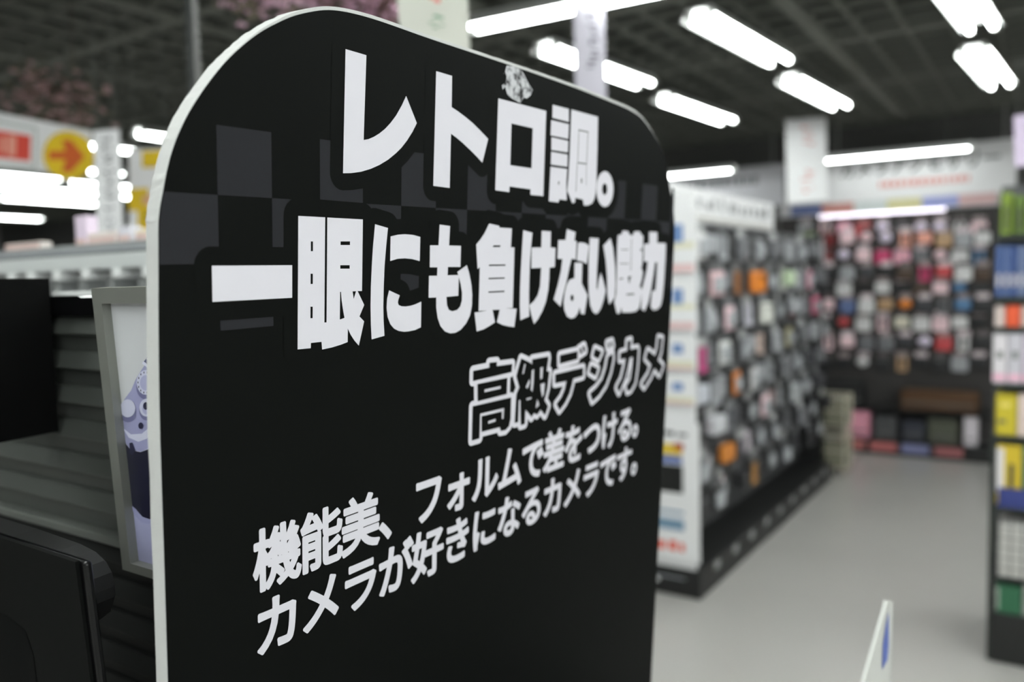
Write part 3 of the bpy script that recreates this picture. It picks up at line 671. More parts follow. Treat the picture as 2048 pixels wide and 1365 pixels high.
# ------------------------------------------------------------------ hanging cards
M_ink = mat('ink_dark', (44, 44, 48), 0.6); M_red = mat('ink_red', (205, 70, 66), 0.6); M_green = mat('ink_green', (60, 120, 80), 0.6)
def hang(name, label, cat, corners, marks, m=None, th=0.004, zc=2.76, group=None, nrm=None, cords=True):
    """flat card through four world corners tl,tr,br,bl with cords to the ceiling grid"""
    tl_, tr_, br_, bl_ = corners
    n_ = (tr_ - tl_).cross(bl_ - tl_).normalized()
    if n_.dot(CAM - tl_) < 0: n_ = -n_
    t = thing(name, label, cat, (tl_ + tr_ + br_ + bl_) / 4, group)
    bm = BM(); prism(bm, [tl_, tr_, br_, bl_], -n_ * th); fix(bm)
    for k, (mm, nm_, polys) in enumerate(marks):
        for q, pl in enumerate(polys):
            vs = []
            for a, b_ in pl:
                p = tl_.lerp(tr_, a).lerp(bl_.lerp(br_, a), b_)
                vs.append(bm.verts.new(p + n_ * (0.0006 + 0.0004 * k + 1e-5 * q)))
            bm.faces.new(vs).material_index = k + 1
    o = obj('card', bm, m or M_white, t)
    for mm, nm_, polys in marks: o.data.materials.append(mm)
    if cords:
        for c in (tl_.lerp(tr_, 0.15), tl_.lerp(tr_, 0.85)):
            c = c - n_ * th / 2
            if c.z < zc - 0.01:
                bm = BM(); tube(bm, c - Vector((0, 0, 0.004)), Vector((c.x, c.y, zc + 0.01)), 0.0012, 6); obj('hanging_cord', fix(bm), M_rod, t)
    return t
def rect(a, b, c, d): return [(a, b), (c, b), (c, d), (a, d)]
def blots(a, c, b0, b1, n, seed):
    r = random.Random(seed); out_ = []
    for i in range(n):
        y0 = b0 + (b1 - b0) * i / n; hh = (b1 - b0) / n
        for j in range(4):
            xx = a + (c - a) * r.random() * 0.7; yy = y0 + hh * r.random() * 0.6
            out_.append(rect(xx, yy, xx + (c - a) * (0.2 + 0.2 * r.random()), yy + hh * (0.12 + 0.12 * r.random())))
    return out_
def quad(pts, d=None, axis=None, val=None): return [dep(*p, d) if d else on(*p, axis, val) for p in pts]
c = quad([(782, -140), (930, -140), (940, 112), (804, 112)], 1.75)
hang('hanging_card', 'white hanging card with red and green print, right above the sign top', 'sign', c, [(M_red, 'red_print', blots(0.42, 0.62, 0.25, 0.62, 3, 1)), (M_green, 'green_print', blots(0.42, 0.66, 0.66, 0.8, 2, 2))], mat('card_cream', (196, 196, 186), 0.6))
c = quad([(1146, -20), (1208, -20), (1213, 200), (1152, 200)], 3.2)
hang('hanging_card', 'narrow white hanging card with black writing, in front of the left light row', 'sign', c, [(M_ink, 'black_print', blots(0.35, 0.8, 0.2, 0.75, 5, 3))], mat('card_grey_lilac', (172, 168, 178), 0.6))
c = quad([(1571, 240), (1652, 234), (1655, 402), (1574, 408)], 6.0)
hang('hanging_card', 'large white hanging card with pale red writing before the back wall', 'sign', c, [(mat('ink_pale_red', (226, 160, 155), 0.6), 'red_print', blots(0.35, 0.7, 0.08, 0.35, 3, 4) + blots(0.35, 0.7, 0.6, 0.9, 3, 5))])
c = quad([(186, 262), (238, 258), (246, 476), (196, 480)], 3.0)
hang('hanging_card', 'tall white hanging card with vertical black writing, left of the sign', 'sign', c, [(M_ink, 'black_print', blots(0.3, 0.75, 0.05, 0.75, 9, 6)), (mat('ink_grey', (150, 150, 155), 0.6), 'grey_print', blots(0.3, 0.75, 0.78, 0.95, 3, 7))])
M_yel = mat('ink_yellow', (232, 196, 20), 0.55); M_or = mat('ink_orange', (206, 92, 20), 0.55)
c = quad([(258, 300), (345, 296), (345, 480), (258, 486)], 3.3)
hang('poster', 'white poster with yellow and orange patches peeking out beside the sign edge', 'poster', c, [(M_yel, 'yellow_print', [rect(0.3, 0.02, 1, 0.2), rect(0, 0.42, 0.45, 0.66), rect(0.2, 0.62, 0.6, 0.9)]), (mat('ink_peach', (226, 176, 140), 0.6), 'orange_print', [rect(0.3, 0.5, 0.8, 0.6), rect(0.45, 0.72, 0.9, 0.98)]), (M_ink, 'black_print', blots(0.3, 0.6, 0.66, 0.8, 3, 9))])
# direction board with arrow
c = quad([(-70, 212), (182, 262), (176, 352), (-70, 330)], 3.2)
def circ(cx, cy, r, asp, n=24): return [(cx + r * math.cos(2 * math.pi * i / n), cy + r * asp * math.sin(2 * math.pi * i / n)) for i in range(n)]
hang('direction_board', 'white hanging direction board with a red panel and yellow arrow disc', 'sign', c,
     [(mat('board_line', (190, 196, 190), 0.6), 'outline_print', [rect(0.0, 0.14, 0.575, 0.97)]), (M_white, 'panel_print', [rect(0.0, 0.19, 0.56, 0.92)]),
      (mat('ink_coral', (222, 74, 58), 0.55), 'red_print', [rect(0.0, 0.32, 0.53, 0.82)]),
      (mat('ink_pink', (240, 170, 150), 0.55), 'pale_print', [rect(0.35, 0.38, 0.41, 0.76), rect(0.29, 0.42, 0.33, 0.72)])])
c2 = quad([(86, 262), (180, 262), (180, 358), (86, 358)], 3.15)
cc = sum(c2, Vector()) / 4; rx_ = (c2[1] - c2[0]) / 2; ry_ = (c2[0] - c2[3]) / 2
t = thing('arrow_disc', 'yellow disc with an orange right-pointing arrow, hung on the direction board', 'sign', cc)
nrm = rx_.cross(ry_).normalized(); nrm = nrm if nrm.dot(CAM - cc) > 0 else -nrm
bm = BM(); prism(bm, [cc + rx_ * math.cos(a) + ry_ * math.sin(a) for a in [2 * math.pi * i / 40 for i in range(40)]], -nrm * 0.03); fix(bm); obj('disc', bm, M_yel, t)
bm = BM(); ar = [(-0.75, 0.16), (-0.05, 0.16), (-0.2, 0.62), (0.2, 0.62), (0.78, -0.08), (0.2, -0.72), (-0.2, -0.72), (-0.05, -0.2), (-0.75, -0.2)]
bm.faces.new([bm.verts.new(cc + rx_ * a + ry_ * b_ + nrm * 0.001) for a, b_ in ar]); obj('arrow', bm, M_or, t)

# ------------------------------------------------------------------ artificial cherry blossom garlands
def garland(pxs, d, label, seed, npet, spread, cols):
    r = random.Random(seed)
    pts = [dep(px, py, d) for px, py in pxs]
    t = thing('blossom_garland', label, 'artificial flowers', sum(pts, Vector()) / len(pts), 'cherry blossom garlands')
    bm = BM()
    for a, b_ in zip(pts, pts[1:]): tube(bm, a, b_, 0.006, 6)
    tube(bm, pts[len(pts) // 2], Vector((pts[len(pts) // 2].x, pts[len(pts) // 2].y, 2.77)), 0.002, 6)
    obj('twig', fix(bm), mat('twig_brown', (82, 66, 56), 0.8), t)
    for ci, col in enumerate(cols):
        bm = BM()
        for k in range(npet):
            i = r.randrange(len(pts) - 1); p = pts[i].lerp(pts[i + 1], r.random()) + Vector((r.gauss(0, 1), r.gauss(0, 1), r.gauss(0, 1))) * spread
            for j in range(5):
                a = 2 * math.pi * j / 5 + r.random(); u = Vector((math.cos(a), math.sin(a), r.uniform(-.6, .6))).normalized(); v = u.orthogonal().normalized(); s_ = 0.016
                bm.faces.new([bm.verts.new(q) for q in (p, p + u * s_ * .6 + v * s_ * .5, p + u * s_ * 1.15, p + u * s_ * .6 - v * s_ * .5)])
        o = obj('blossom' if ci == 0 else 'leaf', bm, mat('petal_%d_%d_%d' % col, col, 0.7), t)
        o['kind'] = 'stuff'
garland([(40, 190), (90, 175), (150, 190), (170, 225), (60, 240)], 3.6, 'dusky pink artificial blossom garland hanging above the direction board', 1, 150, 0.05, [(196, 160, 160), (96, 92, 74)])
garland([(440, -30), (500, 2), (560, -8), (590, 10)], 2.6, 'pink artificial blossom garland above the left curve of the sign', 2, 90, 0.03, [(226, 188, 206), (120, 112, 96)])
garland([(640, -10), (700, -2), (760, 12), (790, 4)], 2.4, 'mauve artificial blossom garland beside the hanging card above the sign', 3, 90, 0.035, [(190, 150, 170), (110, 84, 80)])

# ------------------------------------------------------------------ hanging merchandise
def word(n): return ORD[n] if n < len(ORD) else 'number %d' % (n + 1)
meshes = {}
def prod_mesh(kind, part, m):
    key = (kind, part, m.name)
    if key in meshes: return meshes[key]
    bm = BM()
    # local frame: x across, y towards the viewer is negative, z up; hung at the origin
    if part == 'header_card':
        box(bm, (-0.042, -0.004, -0.045), (0.042, 0.0, 0.008), 0.002)
    elif part == 'pouch':
        if kind == 'pouch': box(bm, (-0.055, -0.045, -0.185), (0.055, -0.002, -0.045), 0.018, 3)
        elif kind == 'case': box(bm, (-0.05, -0.06, -0.15), (0.05, -0.002, -0.045), 0.012, 3)
        elif kind == 'pack': box(bm, (-0.048, -0.018, -0.185), (0.048, -0.004, -0.045), 0.004, 2)
        elif kind == 'strap':
            for s_ in (-1, 1): box(bm, (s_ * 0.024 - 0.012, -0.014, -0.175), (s_ * 0.024 + 0.012, -0.004, -0.045), 0.004)
            box(bm, (-0.036, -0.02, -0.187), (0.036, -0.004, -0.16), 0.006)
        elif kind == 'ball': ball(bm, (0, -0.05, -0.093), 0.045)
    elif part == 'blister':
        box(bm, (-0.034, -0.040, -0.165), (0.034, -0.017, -0.075), 0.01, 2)
    elif part == 'window_print':
        box(bm, (-0.030, -0.0195, -0.12), (0.030, -0.0185, -0.07))
    elif part == 'zip':
        tube(bm, (-0.045, -0.048, -0.075), (0.045, -0.048, -0.075), 0.004, 6)
    fix(bm)
    me = bpy.data.meshes.new(part)
    if kind == 'ball' and part == 'pouch':
        for f in bm.faces: f.smooth = True
    bm.to_mesh(me); bm.free(); me.materials.append(m); meshes[key] = me
    return me
def product(kind, col, colname, loc, rotz, label, group, header=None, scale=1.0):
    names = {'pouch': ('camera_pouch', 'pouch'), 'case': ('camera_case', 'case'), 'pack': ('blister_pack', 'package'), 'strap': ('neck_strap', 'strap'), 'ball': ('round_pouch', 'pouch')}
    t = thing(names[kind][0], label, names[kind][1], loc, group)
    t.rotation_euler = (0, 0, rotz); t.scale = scale if isinstance(scale, tuple) else (scale, scale, scale)
    m = mat('product_%d_%d_%d' % tuple(col), col, 0.45, var=0.08, scale=25)
    hm = mat('header_%d_%d_%d' % tuple(header or (225, 224, 222)), header or (225, 224, 222), 0.5)
    for part, mm in (('header_card', hm), ('pouch', m)):
        o = bpy.data.objects.new(part if part != 'pouch' else {'pack': 'backing_card', 'strap': 'webbing'}.get(kind, 'body'), prod_mesh(kind, part, mm)); COL.objects.link(o); o.parent = t
    if kind == 'pack':
        o = bpy.data.objects.new('blister', prod_mesh(kind, 'blister', mat('blister_plastic', (178, 180, 184), 0.15, spec=0.6))); COL.objects.link(o); o.parent = t
    if kind in ('pouch', 'case'):
        o = bpy.data.objects.new('zip', prod_mesh(kind, 'zip', mat('zip_metal', (120, 120, 122), 0.35, metal=0.8))); COL.objects.link(o); o.parent = t
    return t

# ---- black aisle rack (gondola) right of the sign
GX, GY0, GY1, GZ = -1.38, 3.56, 6.18, 1.78
gon = thing('display_rack', 'long black aisle rack hung with accessories, right behind the sign', 'rack', (GX - 0.25, (GY0 + GY1) / 2, 0))
M_rack = mat('rack_black', (22, 22, 22), 0.5)
M_peg = mat('rack_panel', (74, 74, 75), 0.6, var=0.25, scale=4)
bm = BM(); box(bm, (GX - 0.62, GY0 - 0.01, 0), (GX + 0.02, GY1, 0.135), 0.004); obj('plinth', bm, M_rack, gon)
bm = BM(); box(bm, (GX - 0.28, GY0 + 0.02, 0.135), (GX - 0.22, GY1 - 0.02, GZ)); obj('peg_panel', bm, M_peg, gon)
bm = BM(); box(bm, (GX - 0.55, GY0, 0.135), (GX - 0.005, GY0 + 0.02, GZ + 0.1)); obj('end_panel', bm, M_white, gon, label='white end panel facing the camera')
bm = BM(); box(bm, (GX - 0.28, GY1 - 0.02, 0.135), (GX - 0.04, GY1, GZ)); obj('end_panel', bm, M_rack, gon)
M_hdr = mat('header_white', (232, 231, 232), 0.5, var=0.02)
bm = BM(); box(bm, (GX - 0.30, GY0 + 0.02, GZ), (GX - 0.16, 5.35, GZ + 0.17), 0.003); obj('header_board', bm, M_hdr, gon, label='white header board along the rack top')
bm = BM(); box(bm, (GX - 0.159, GY0 + 0.05, GZ + 0.01), (GX - 0.157, 5.3, GZ + 0.03)); obj('header_stripe', bm, mat('ink_faint', (200, 196, 190), 0.6), gon)
# marks of the header text
bm = BM()
r = random.Random(11)
yy = GY0 + 0.2
while yy < 5.2:
    box(bm, (GX - 0.159, yy, GZ + 0.07), (GX - 0.1575, yy + 0.03 + r.random() * 0.04, GZ + 0.10 + r.random() * 0.04)); yy += 0.09 + r.random() * 0.05
obj('header_print', bm, mat('ink_mid', (120, 120, 122), 0.6), gon)
# price tags along the plinth front edge
for k in range(9):
    yy = GY0 + 0.18 + k * 0.27
    bm = BM(); box(bm, (GX + 0.0205, yy, 0.085), (GX + 0.024, yy + 0.07, 0.125), 0.001, M=None); obj('price_tag', bm, mat('tag_grey', (150, 150, 150), 0.5), gon)
# cards on the end panel
def ep(px, py): return on(px, py, 1, GY0 - 0.003)
def end_card(x0, y0, x1, y1, label, marks, m=None):
    ctr = [ep(x0, y0), ep(x1, y0), ep(x1, y1), ep(x0, y1)]
    a = ctr[0]; b_ = ctr[2]
    t = thing('price_card', label, 'card', ((a.x + b_.x) / 2, GY0 - 0.003, b_.z), 'cards on the rack end')
    bm = BM(); box(bm, (a.x, GY0 - 0.0165, b_.z), (b_.x, GY0 - 0.0115, a.z), 0.001)
    W, Hh = b_.x - a.x, a.z - b_.z
    for k, (mm, L) in enumerate(marks):
        for (u0_, v0_, u1_, v1_) in L:
            vs_ = [bm.verts.new((a.x + W * p, GY0 - 0.0172 - 0.0002 * k, a.z - Hh * q)) for p, q in ((u0_, v1_), (u1_, v1_), (u1_, v0_), (u0_, v0_))]
            bm.faces.new(vs_).material_index = k + 1
    o = obj('card', bm, m or M_white, t)
    for mm, L in marks: o.data.materials.append(mm)
    bm = BM(); box(bm, ((a.x + b_.x) / 2 - 0.01, GY0 - 0.0113, a.z - 0.03), ((a.x + b_.x) / 2 + 0.01, GY0 - 0.0107, a.z - 0.01)); obj('sticky_pad', bm, M_white, t)
M_lb = mat('ink_blue', (110, 140, 190), 0.6); M_cream = mat('ink_cream', (236, 232, 205), 0.6); M_pk = mat('ink_rose', (236, 200, 200), 0.6)
for (y0, y1, lb) in ((425, 548, 'topmost'), (556, 662, 'second'), (672, 742, 'third'), (750, 812, 'lowest')):
    end_card(1300, y0, 1396, y1, 'small white price card with blue mark on the rack end, %s of the four' % lb, [(M_cream, [(0.05, 0.72, 0.95, 0.97)] if y0 > 660 else [(0.05, 0.5, 0.95, 0.6)]), (M_lb, [(0.5, 0.22, 0.72, 0.5)]), (M_pk, [(0.05, 0.84, 0.95, 0.97)] if y0 < 660 else [(0.05, 0.9, 0.95, 0.98)])])
end_card(1250, 835, 1402, 1128, 'large white price poster with yellow, black and red print on the rack end', [(mat('ink_yellow2', (222, 190, 60), 0.6), [(0.3, 0.16, 0.78, 0.24)]), (mat('ink_rust', (170, 70, 40), 0.6), [(0.68, 0.15, 0.80, 0.2)]), (mat('ink_steel', (90, 110, 170), 0.6), [(0.3, 0.245, 0.78, 0.30)]), (M_black, [(0.3, 0.31, 0.79, 0.51)]), (mat('ink_blue2', (120, 150, 175), 0.6), [(0.3, 0.64, 0.8, 0.66), (0.3, 0.70, 0.8, 0.78)]), (mat('ink_red2', (226, 92, 70), 0.6), [(0.3, 0.86, 0.4, 0.93), (0.45, 0.87, 0.55, 0.93), (0.6, 0.86, 0.7, 0.93), (0.74, 0.87, 0.8, 0.93)]), (M_ink, [(0.4, 0.08, 0.5, 0.1), (0.55, 0.07, 0.68, 0.1), (0.72, 0.08, 0.85, 0.1)])])
end_card(1262, 1138, 1372, 1158, 'narrow strip of white lettering on the black rack plinth', [(M_ink, [(0.0, 0.1, 0.1, 0.9)])], M_greyd)
# goods on the aisle side of the rack
def pal(s): return {'k': ((34, 34, 36), 'black'), 'd': ((58, 58, 62), 'charcoal'), 'g': ((108, 108, 112), 'grey'), 's': ((165, 166, 170), 'silver'), 'w': ((222, 220, 220), 'white'), 'c': ((224, 218, 200), 'cream'), 'p': ((238, 172, 190), 'pink'), 'P': ((246, 212, 218), 'pale pink'),
     'm': ((196, 52, 104), 'magenta'), 'r': ((186, 70, 74), 'red'), 'R': ((112, 30, 34), 'dark red'), 'o': ((214, 124, 40), 'orange'), 't': ((176, 142, 108), 'tan'), 'b': ((92, 108, 150), 'blue grey'), 'B': ((84, 122, 160), 'blue'), 'n': ((70, 52, 40), 'brown'), 'l': ((228, 216, 236), 'lilac'), 'G': ((126, 148, 104), 'sage green'), 'y': ((214, 180, 44), 'yellow'), 'a': ((238, 168, 150), 'salmon')}[s]
gond_rows = ["wssgssggsgsgs", "sggkosdggspdg", "swPggsGgsRgmg", "sgPgswswkggsd", "gssowssgsgdgg", "mkgdkPgsdggdk", "ggkdkgdkggkdk", "kkdkdkkdkdkkk"]
kinds = ['pack', 'pouch', 'case', 'pack', 'strap']
NC_ = 13
ROWN = ['one', 'two', 'three', 'four', 'five', 'six', 'seven', 'eight']
special = {}
for px, py, col, nm_ in ((1434, 541, (206, 120, 150), 'dusky pink'), (1434, 597, (226, 190, 194), 'pale rose'), (1500, 531, (150, 100, 62), 'brown'), (1595, 531, (226, 226, 220), 'white'), (1557, 592, (92, 36, 40), 'dark red'), (1572, 566, (196, 214, 180), 'pale green'),
                         (1520, 640, (214, 212, 222), 'pale lavender'), (1545, 640, (224, 224, 216), 'cream white'), (1482, 669, (160, 96, 70), 'rust brown'), (1455, 655, (186, 188, 192), 'silver'), (1410, 751, (196, 70, 130), 'magenta'), (1485, 720, (232, 232, 230), 'white'), (1540, 712, (214, 190, 180), 'beige pink'), (1598, 680, (176, 168, 130), 'olive beige'),
                         (1485, 923, (206, 128, 54), 'orange'), (1530, 925, (180, 130, 70), 'tan'), (1472, 977, (228, 214, 214), 'white'), (1420, 800, (196, 198, 206), 'silver'), (1435, 880, (206, 206, 210), 'pale grey'), (1520, 868, (196, 186, 194), 'pale mauve'), (1600, 760, (170, 172, 174), 'silver'), (1570, 780, (150, 130, 130), 'greyish rose')):
    P = on(px, py, 0, GX + 0.02)
    r0 = round((1.74 - 0.09 - P.z) / 0.178); c0 = round((P.y - GY0 - 0.13) / 0.198)
    if 0 <= r0 < 8 and 0 <= c0 < 13: special[(r0, c0)] = (col, nm_)
rg = random.Random(77)
for r_, row in enumerate(gond_rows):
    z_ = 1.74 - r_ * 0.178
    for c_, ch in enumerate(row):
        col, nm_ = special.get((r_, c_)) or pal(ch)
        kd = kinds[(r_ * 3 + c_ * 2) % 5]
        yv = GY0 + 0.13 + c_ * 0.198 + (r_ % 2) * 0.02
        kn = {'pack': 'blister pack', 'pouch': 'pouch', 'case': 'camera case', 'strap': 'strap', 'ball': 'round pouch'}[kd]
        product(kd, col, nm_, (GX - 0.03 - 0.03 * ((r_ * 7 + c_ * 5) % 3), yv, z_), math.radians(90 + (rg.uniform(-7, 7) if c_ else 0)), '%s %s on the aisle rack, row %s from top, %s from camera end' % (nm_, kn, ROWN[r_], word(c_)), 'goods on the black aisle rack', header=[(176, 176, 176), (120, 120, 122), (90, 90, 92)][(r_ + c_) % 3], scale=(1.2 + (0.36 * rg.random() if c_ else 0), 0.7 + 0.4 * rg.random(), 0.85))
for r_ in range(8):
    for c_ in range(0, 13):
        if r_ * 13 + c_ >= 100: break
        z_ = 1.74 - r_ * 0.178; yv = GY0 + 0.13 + c_ * 0.198 + (r_ % 2) * 0.02
        bm = BM(); tube(bm, (GX - 0.225, yv, z_ + 0.0118), (GX - 0.015, yv, z_ + 0.0118), 0.003, 6); obj('peg_hook', fix(bm), mat('hook_metal', (170, 170, 172), 0.35, metal=0.8), gon)

# ---- wire basket stand at the far end of the rack
b0 = on(1618, 790, 1, 6.35); b1 = on(1692, 906, 1, 6.35)
bs = thing('basket_stand', 'small pale wire basket stand at the far end of the black rack', 'basket', ((b0.x + b1.x) / 2, 6.45, 0))
M_wire = mat('wire_cream', (205, 198, 180), 0.45)
for nm_, zlo, zhi in (('upper_basket', on(1650, 850, 1, 6.35).z, b0.z), ('lower_basket', on(1650, 935, 1, 6.35).z, on(1650, 868, 1, 6.35).z)):
    bm = BM()
    for i in range(9):
        xx = b0.x + (b1.x - b0.x) * i / 8; tube(bm, (xx, 6.35, zlo), (xx, 6.35, zhi), 0.004, 6); tube(bm, (xx, 6.55, zlo), (xx, 6.55, zhi), 0.004, 6)
    for zz in (zlo, (zlo + zhi) / 2, zhi):
        for yy in (6.35, 6.55): tube(bm, (b0.x, yy, zz), (b1.x, yy, zz), 0.005, 6)
        for xx in (b0.x, b1.x): tube(bm, (xx, 6.35, zz), (xx, 6.55, zz), 0.005, 6)
    obj(nm_, fix(bm), M_wire, bs)
    bm = BM(); box(bm, (b0.x + 0.01, 6.36, zlo), (b1.x - 0.01, 6.54, zlo + (zhi - zlo) * 0.7)); obj('basket_lining', bm, mat('lining_olive', (84, 86, 66), 0.7), bs)
for xx in (b0.x + 0.01, b1.x - 0.01):
    for yy in (6.36, 6.54):
        bm = BM(); tube(bm, (xx, yy, 0), (xx, yy, b0.z), 0.008, 8); obj('leg', fix(bm), M_wire, bs)

# ------------------------------------------------------------------ back wall display
YW = 7.45
def bw(px, py): return on(px, py, 1, YW)
wx0, wx1 = bw(1560, 600).x, bw(1990, 600).x
disp = thing('wall_display', 'tall dark peg-wall display full of colourful pouches at the aisle end', 'rack', ((wx0 + wx1) / 2, YW + 0.1, 0))
bm = BM(); box(bm, (wx0, YW, 0.13), (wx1, YW + 0.04, 2.0)); obj('peg_panel', bm, mat('peg_dark', (44, 41, 40), 0.7, var=0.25, scale=5), disp)
bm = BM(); box(bm, (wx0, YW - 0.22, 0), (wx1, YW + 0.04, 0.12), 0.004); obj('plinth', bm, M_rack, disp)
bm = BM(); box(bm, (wx0, YW - 0.02, 2.0), (wx1 + 0.02, YW + 0.04, 2.12), 0.003); obj('header_strip', bm, mat('strip_grey', (190, 188, 190), 0.6), disp)
cols_ = [((84, 96, 140), 'blue'), ((186, 128, 120), 'red'), ((200, 206, 205), 'grey'), ((206, 200, 150), 'yellow'), ((150, 156, 205), 'lilac'), ((206, 170, 170), 'pink')]
for k, (cl, nm_) in enumerate(cols_):
    a = wx0 + 0.10 + (wx1 - wx0 - 0.1) * k / 6; b_ = a + (wx1 - wx0) / 6.4
    bm = BM(); box(bm, (a, YW - 0.023, 2.015), (b_, YW - 0.020, 2.10)); obj('strip_print', bm, mat('strip_%d' % k, cl, 0.6), disp)
for k in range(5):
    a = wx0 + 0.32 + k * 0.24
    bm = BM(); box(bm, (a, YW - 0.224, 0.035), (a + 0.2, YW - 0.2205, 0.105)); obj('shelf_label', bm, mat('shelf_label_%d' % k, [(150, 152, 160), (170, 100, 98), (172, 96, 96), (120, 122, 160), (150, 90, 92)][k], 0.6), disp)
# LED strip under the header
a, b_ = bw(1641, 436), bw(1893, 421)
led = thing('led_strip', 'thin bright row of small lamps under the back wall banner', 'light', (a + b_) / 2 - Vector((0, 0.06, 0)))
yl = YW - 0.06
bm = BM(); box(bm, (a.x, yl, a.z - 0.005), (b_.x, YW - 0.02, a.z + 0.025), 0.002); obj('led_channel', bm, M_pvc, led)
M_led = mat('lit_led', (246, 236, 252), 0.4, var=0, emit=9)
for k in range(40):
    xx = a.x + (b_.x - a.x) * (k + 0.5) / 40
    bm = BM(); box(bm, (xx - 0.005, yl - 0.006, a.z), (xx + 0.005, yl, a.z + 0.010), 0.001); obj('led_lamp', bm, M_led, led)
# banner
ban = thing('banner', 'wide white banner with black lettering above the back wall display', 'sign', (bw(1845, 350)))
za, zb_ = bw(1845, 300).z + 0.02, bw(1845, 398).z
xa_, xb_ = bw(1655, 350).x, bw(2033, 345).x
bm = BM(); box(bm, (xa_, YW - 0.02, zb_), (xb_, YW + 0.01, za), 0.002); obj('banner_panel', bm, M_hdr, ban)
V_all = []
bm = BM()
txt = 'カメラアクセサリー'
cw_ = (xb_ - xa_) * 0.86 / len(txt)
for i, ch in enumerate(txt):
    V, F = grow(*text_fill(ch), 0.03)
    lay(bm, V, F, lambda x, y, i=i: (xa_ + (xb_ - xa_) * 0.07 + i * cw_ + x * cw_, YW - 0.0206, zb_ + (za - zb_) * 0.56 + y * (za - zb_) * 0.34))
obj('lettering', bm, mat('ink_charcoal', (56, 62, 62), 0.6), ban, label='black banner lettering')
bm = BM(); r = random.Random(21); xx = xa_ + (xb_ - xa_) * 0.30
while xx < xa_ + (xb_ - xa_) * 0.78:
    w_ = 0.02 + r.random() * 0.03; zz = zb_ + (za - zb_) * 0.27; box(bm, (xx, YW - 0.0215, zz), (xx + w_, YW - 0.0201, zz + 0.05)); xx += w_ + 0.015
obj('small_print', bm, mat('ink_salmon', (214, 140, 132), 0.6), ban)
bm = BM()
for s_ in (0.06, 0.94):
    xx = xa_ + (xb_ - xa_) * s_; tube(bm, (xx, YW, za - 0.01), (xx, YW, 2.77), 0.003, 6)
obj('hanging_cord', fix(bm), M_pvc, ban)
# second banner further left
ban2 = thing('banner', 'white banner farther left on the back wall, half hidden by the hanging card', 'sign', bw(1480, 375))
bm = BM(); a2, b2 = bw(1290, 350), bw(1568, 410); box(bm, (a2.x, YW - 0.02, b2.z), (b2.x, YW + 0.01, b2.z + 0.36), 0.002); obj('banner_panel', bm, mat('banner_grey', (214, 213, 218), 0.6), ban2)
bm = BM(); r = random.Random(31); xx = a2.x + 0.1
while xx < b2.x - 0.25:
    w_ = 0.03 + r.random() * 0.05; box(bm, (xx, YW - 0.0215, b2.z + 0.2), (xx + w_, YW - 0.0201, b2.z + 0.28)); xx += w_ + 0.02
obj('small_print', bm, mat('ink_fog', (120, 122, 124), 0.6), ban2)
bm = BM()
for xx in (a2.x + 0.1, b2.x - 0.1): tube(bm, (xx, YW, b2.z + 0.35), (xx, YW, 2.77), 0.003, 6)
obj('hanging_cord', fix(bm), M_pvc, ban2)
# goods on the back wall: rows follow the colours in the photo
rows_ = [(453, "sPprldllwP"), (474, "GRPPlaatsw"), (508, "kRlPmpgPwB"), (541, "kksdknmrwn"), (573, "odwkwknPBk"), (606, "mPbwtodgBk"), (642, "RkrwPcwPwk"), (680, "tPPggdlrwk"), (722, "kkkwktkksk")]
for r_, (py, row) in enumerate(rows_):
    for c_, ch in enumerate(row):
        px = 1612 + 38.5 * c_ + (r_ % 2) * 8
        col, nm_ = pal(ch)
        kd = ['pouch', 'case', 'pouch', 'strap', 'ball', 'pouch', 'case'][(r_ * 2 + c_ * 3) % 7] if ch not in 'l' else 'ball'
        P = bw(px, py)
        kn = {'pouch': 'pouch', 'case': 'camera case', 'strap': 'strap', 'ball': 'round pouch', 'pack': 'pack'}[kd]
        product(kd, col, nm_, (P.x, YW - 0.008 - 0.034 * (r_ % 2), P.z + 0.07), math.radians(((r_ * 5 + c_ * 3) % 7 - 3) * 2), '%s %s on the back wall, row %s from top, %s from left' % (nm_, kn, ['one', 'two', 'three', 'four', 'five', 'six', 'seven', 'eight', 'nine'][r_], word(c_)), 'pouches on the back wall display', header=[(150, 136, 136), (216, 200, 204), (96, 88, 88)][(r_ * 2 + c_) % 3], scale=(1.10, 0.52, 0.84))
        bm = BM(); tube(bm, (P.x, YW, P.z + 0.0815), (P.x, YW - 0.075, P.z + 0.0815), 0.003, 6); obj('peg_hook', fix(bm), mat('hook_metal', (170, 170, 172), 0.35, metal=0.8), disp)
# bags and boxes on the low shelf of the back wall
bm = BM(); box(bm, (wx0, YW - 0.2, 0.36), (wx1, YW, 0.38)); obj('low_shelf', bm, M_rack, disp)
def lowbox(px0, py0, px1, py1, col, label, nm, d0=0.18, bev=0.012, zbase=None):
    a, b_ = bw(px0, py0), bw(px1, py1)
    z0 = (0.12 if zbase is None else zbase) + 0.001
    t = thing(nm, label, nm.replace('_', ' ').split()[-1], ((a.x + b_.x) / 2, YW - d0 / 2, z0))
    bm = BM(); box(bm, (a.x, YW - d0, z0), (b_.x, YW - 0.012, max(a.z, z0 + 0.05)), bev, 3); obj('body', bm, mat('low_%d_%d_%d' % col, col, 0.6), t)
    bm = BM(); box(bm, (a.x + 0.02, YW - d0 - 0.002, z0 + 0.05), (b_.x - 0.02, YW - d0, z0 + 0.065)); obj('trim_band', bm, mat('low_trim', (90, 88, 86), 0.5), t)
lowbox(1703, 815, 1746, 850, (222, 150, 170), 'pink box on the low shelf of the back wall display', 'gift_box')
lowbox(1755, 826, 1800, 850, (66, 66, 68), 'charcoal case beside the pink box on the back wall display', 'camera_bag')
lowbox(1810, 836, 1856, 850, (44, 46, 56), 'navy bag at the foot of the back wall display', 'camera_bag')
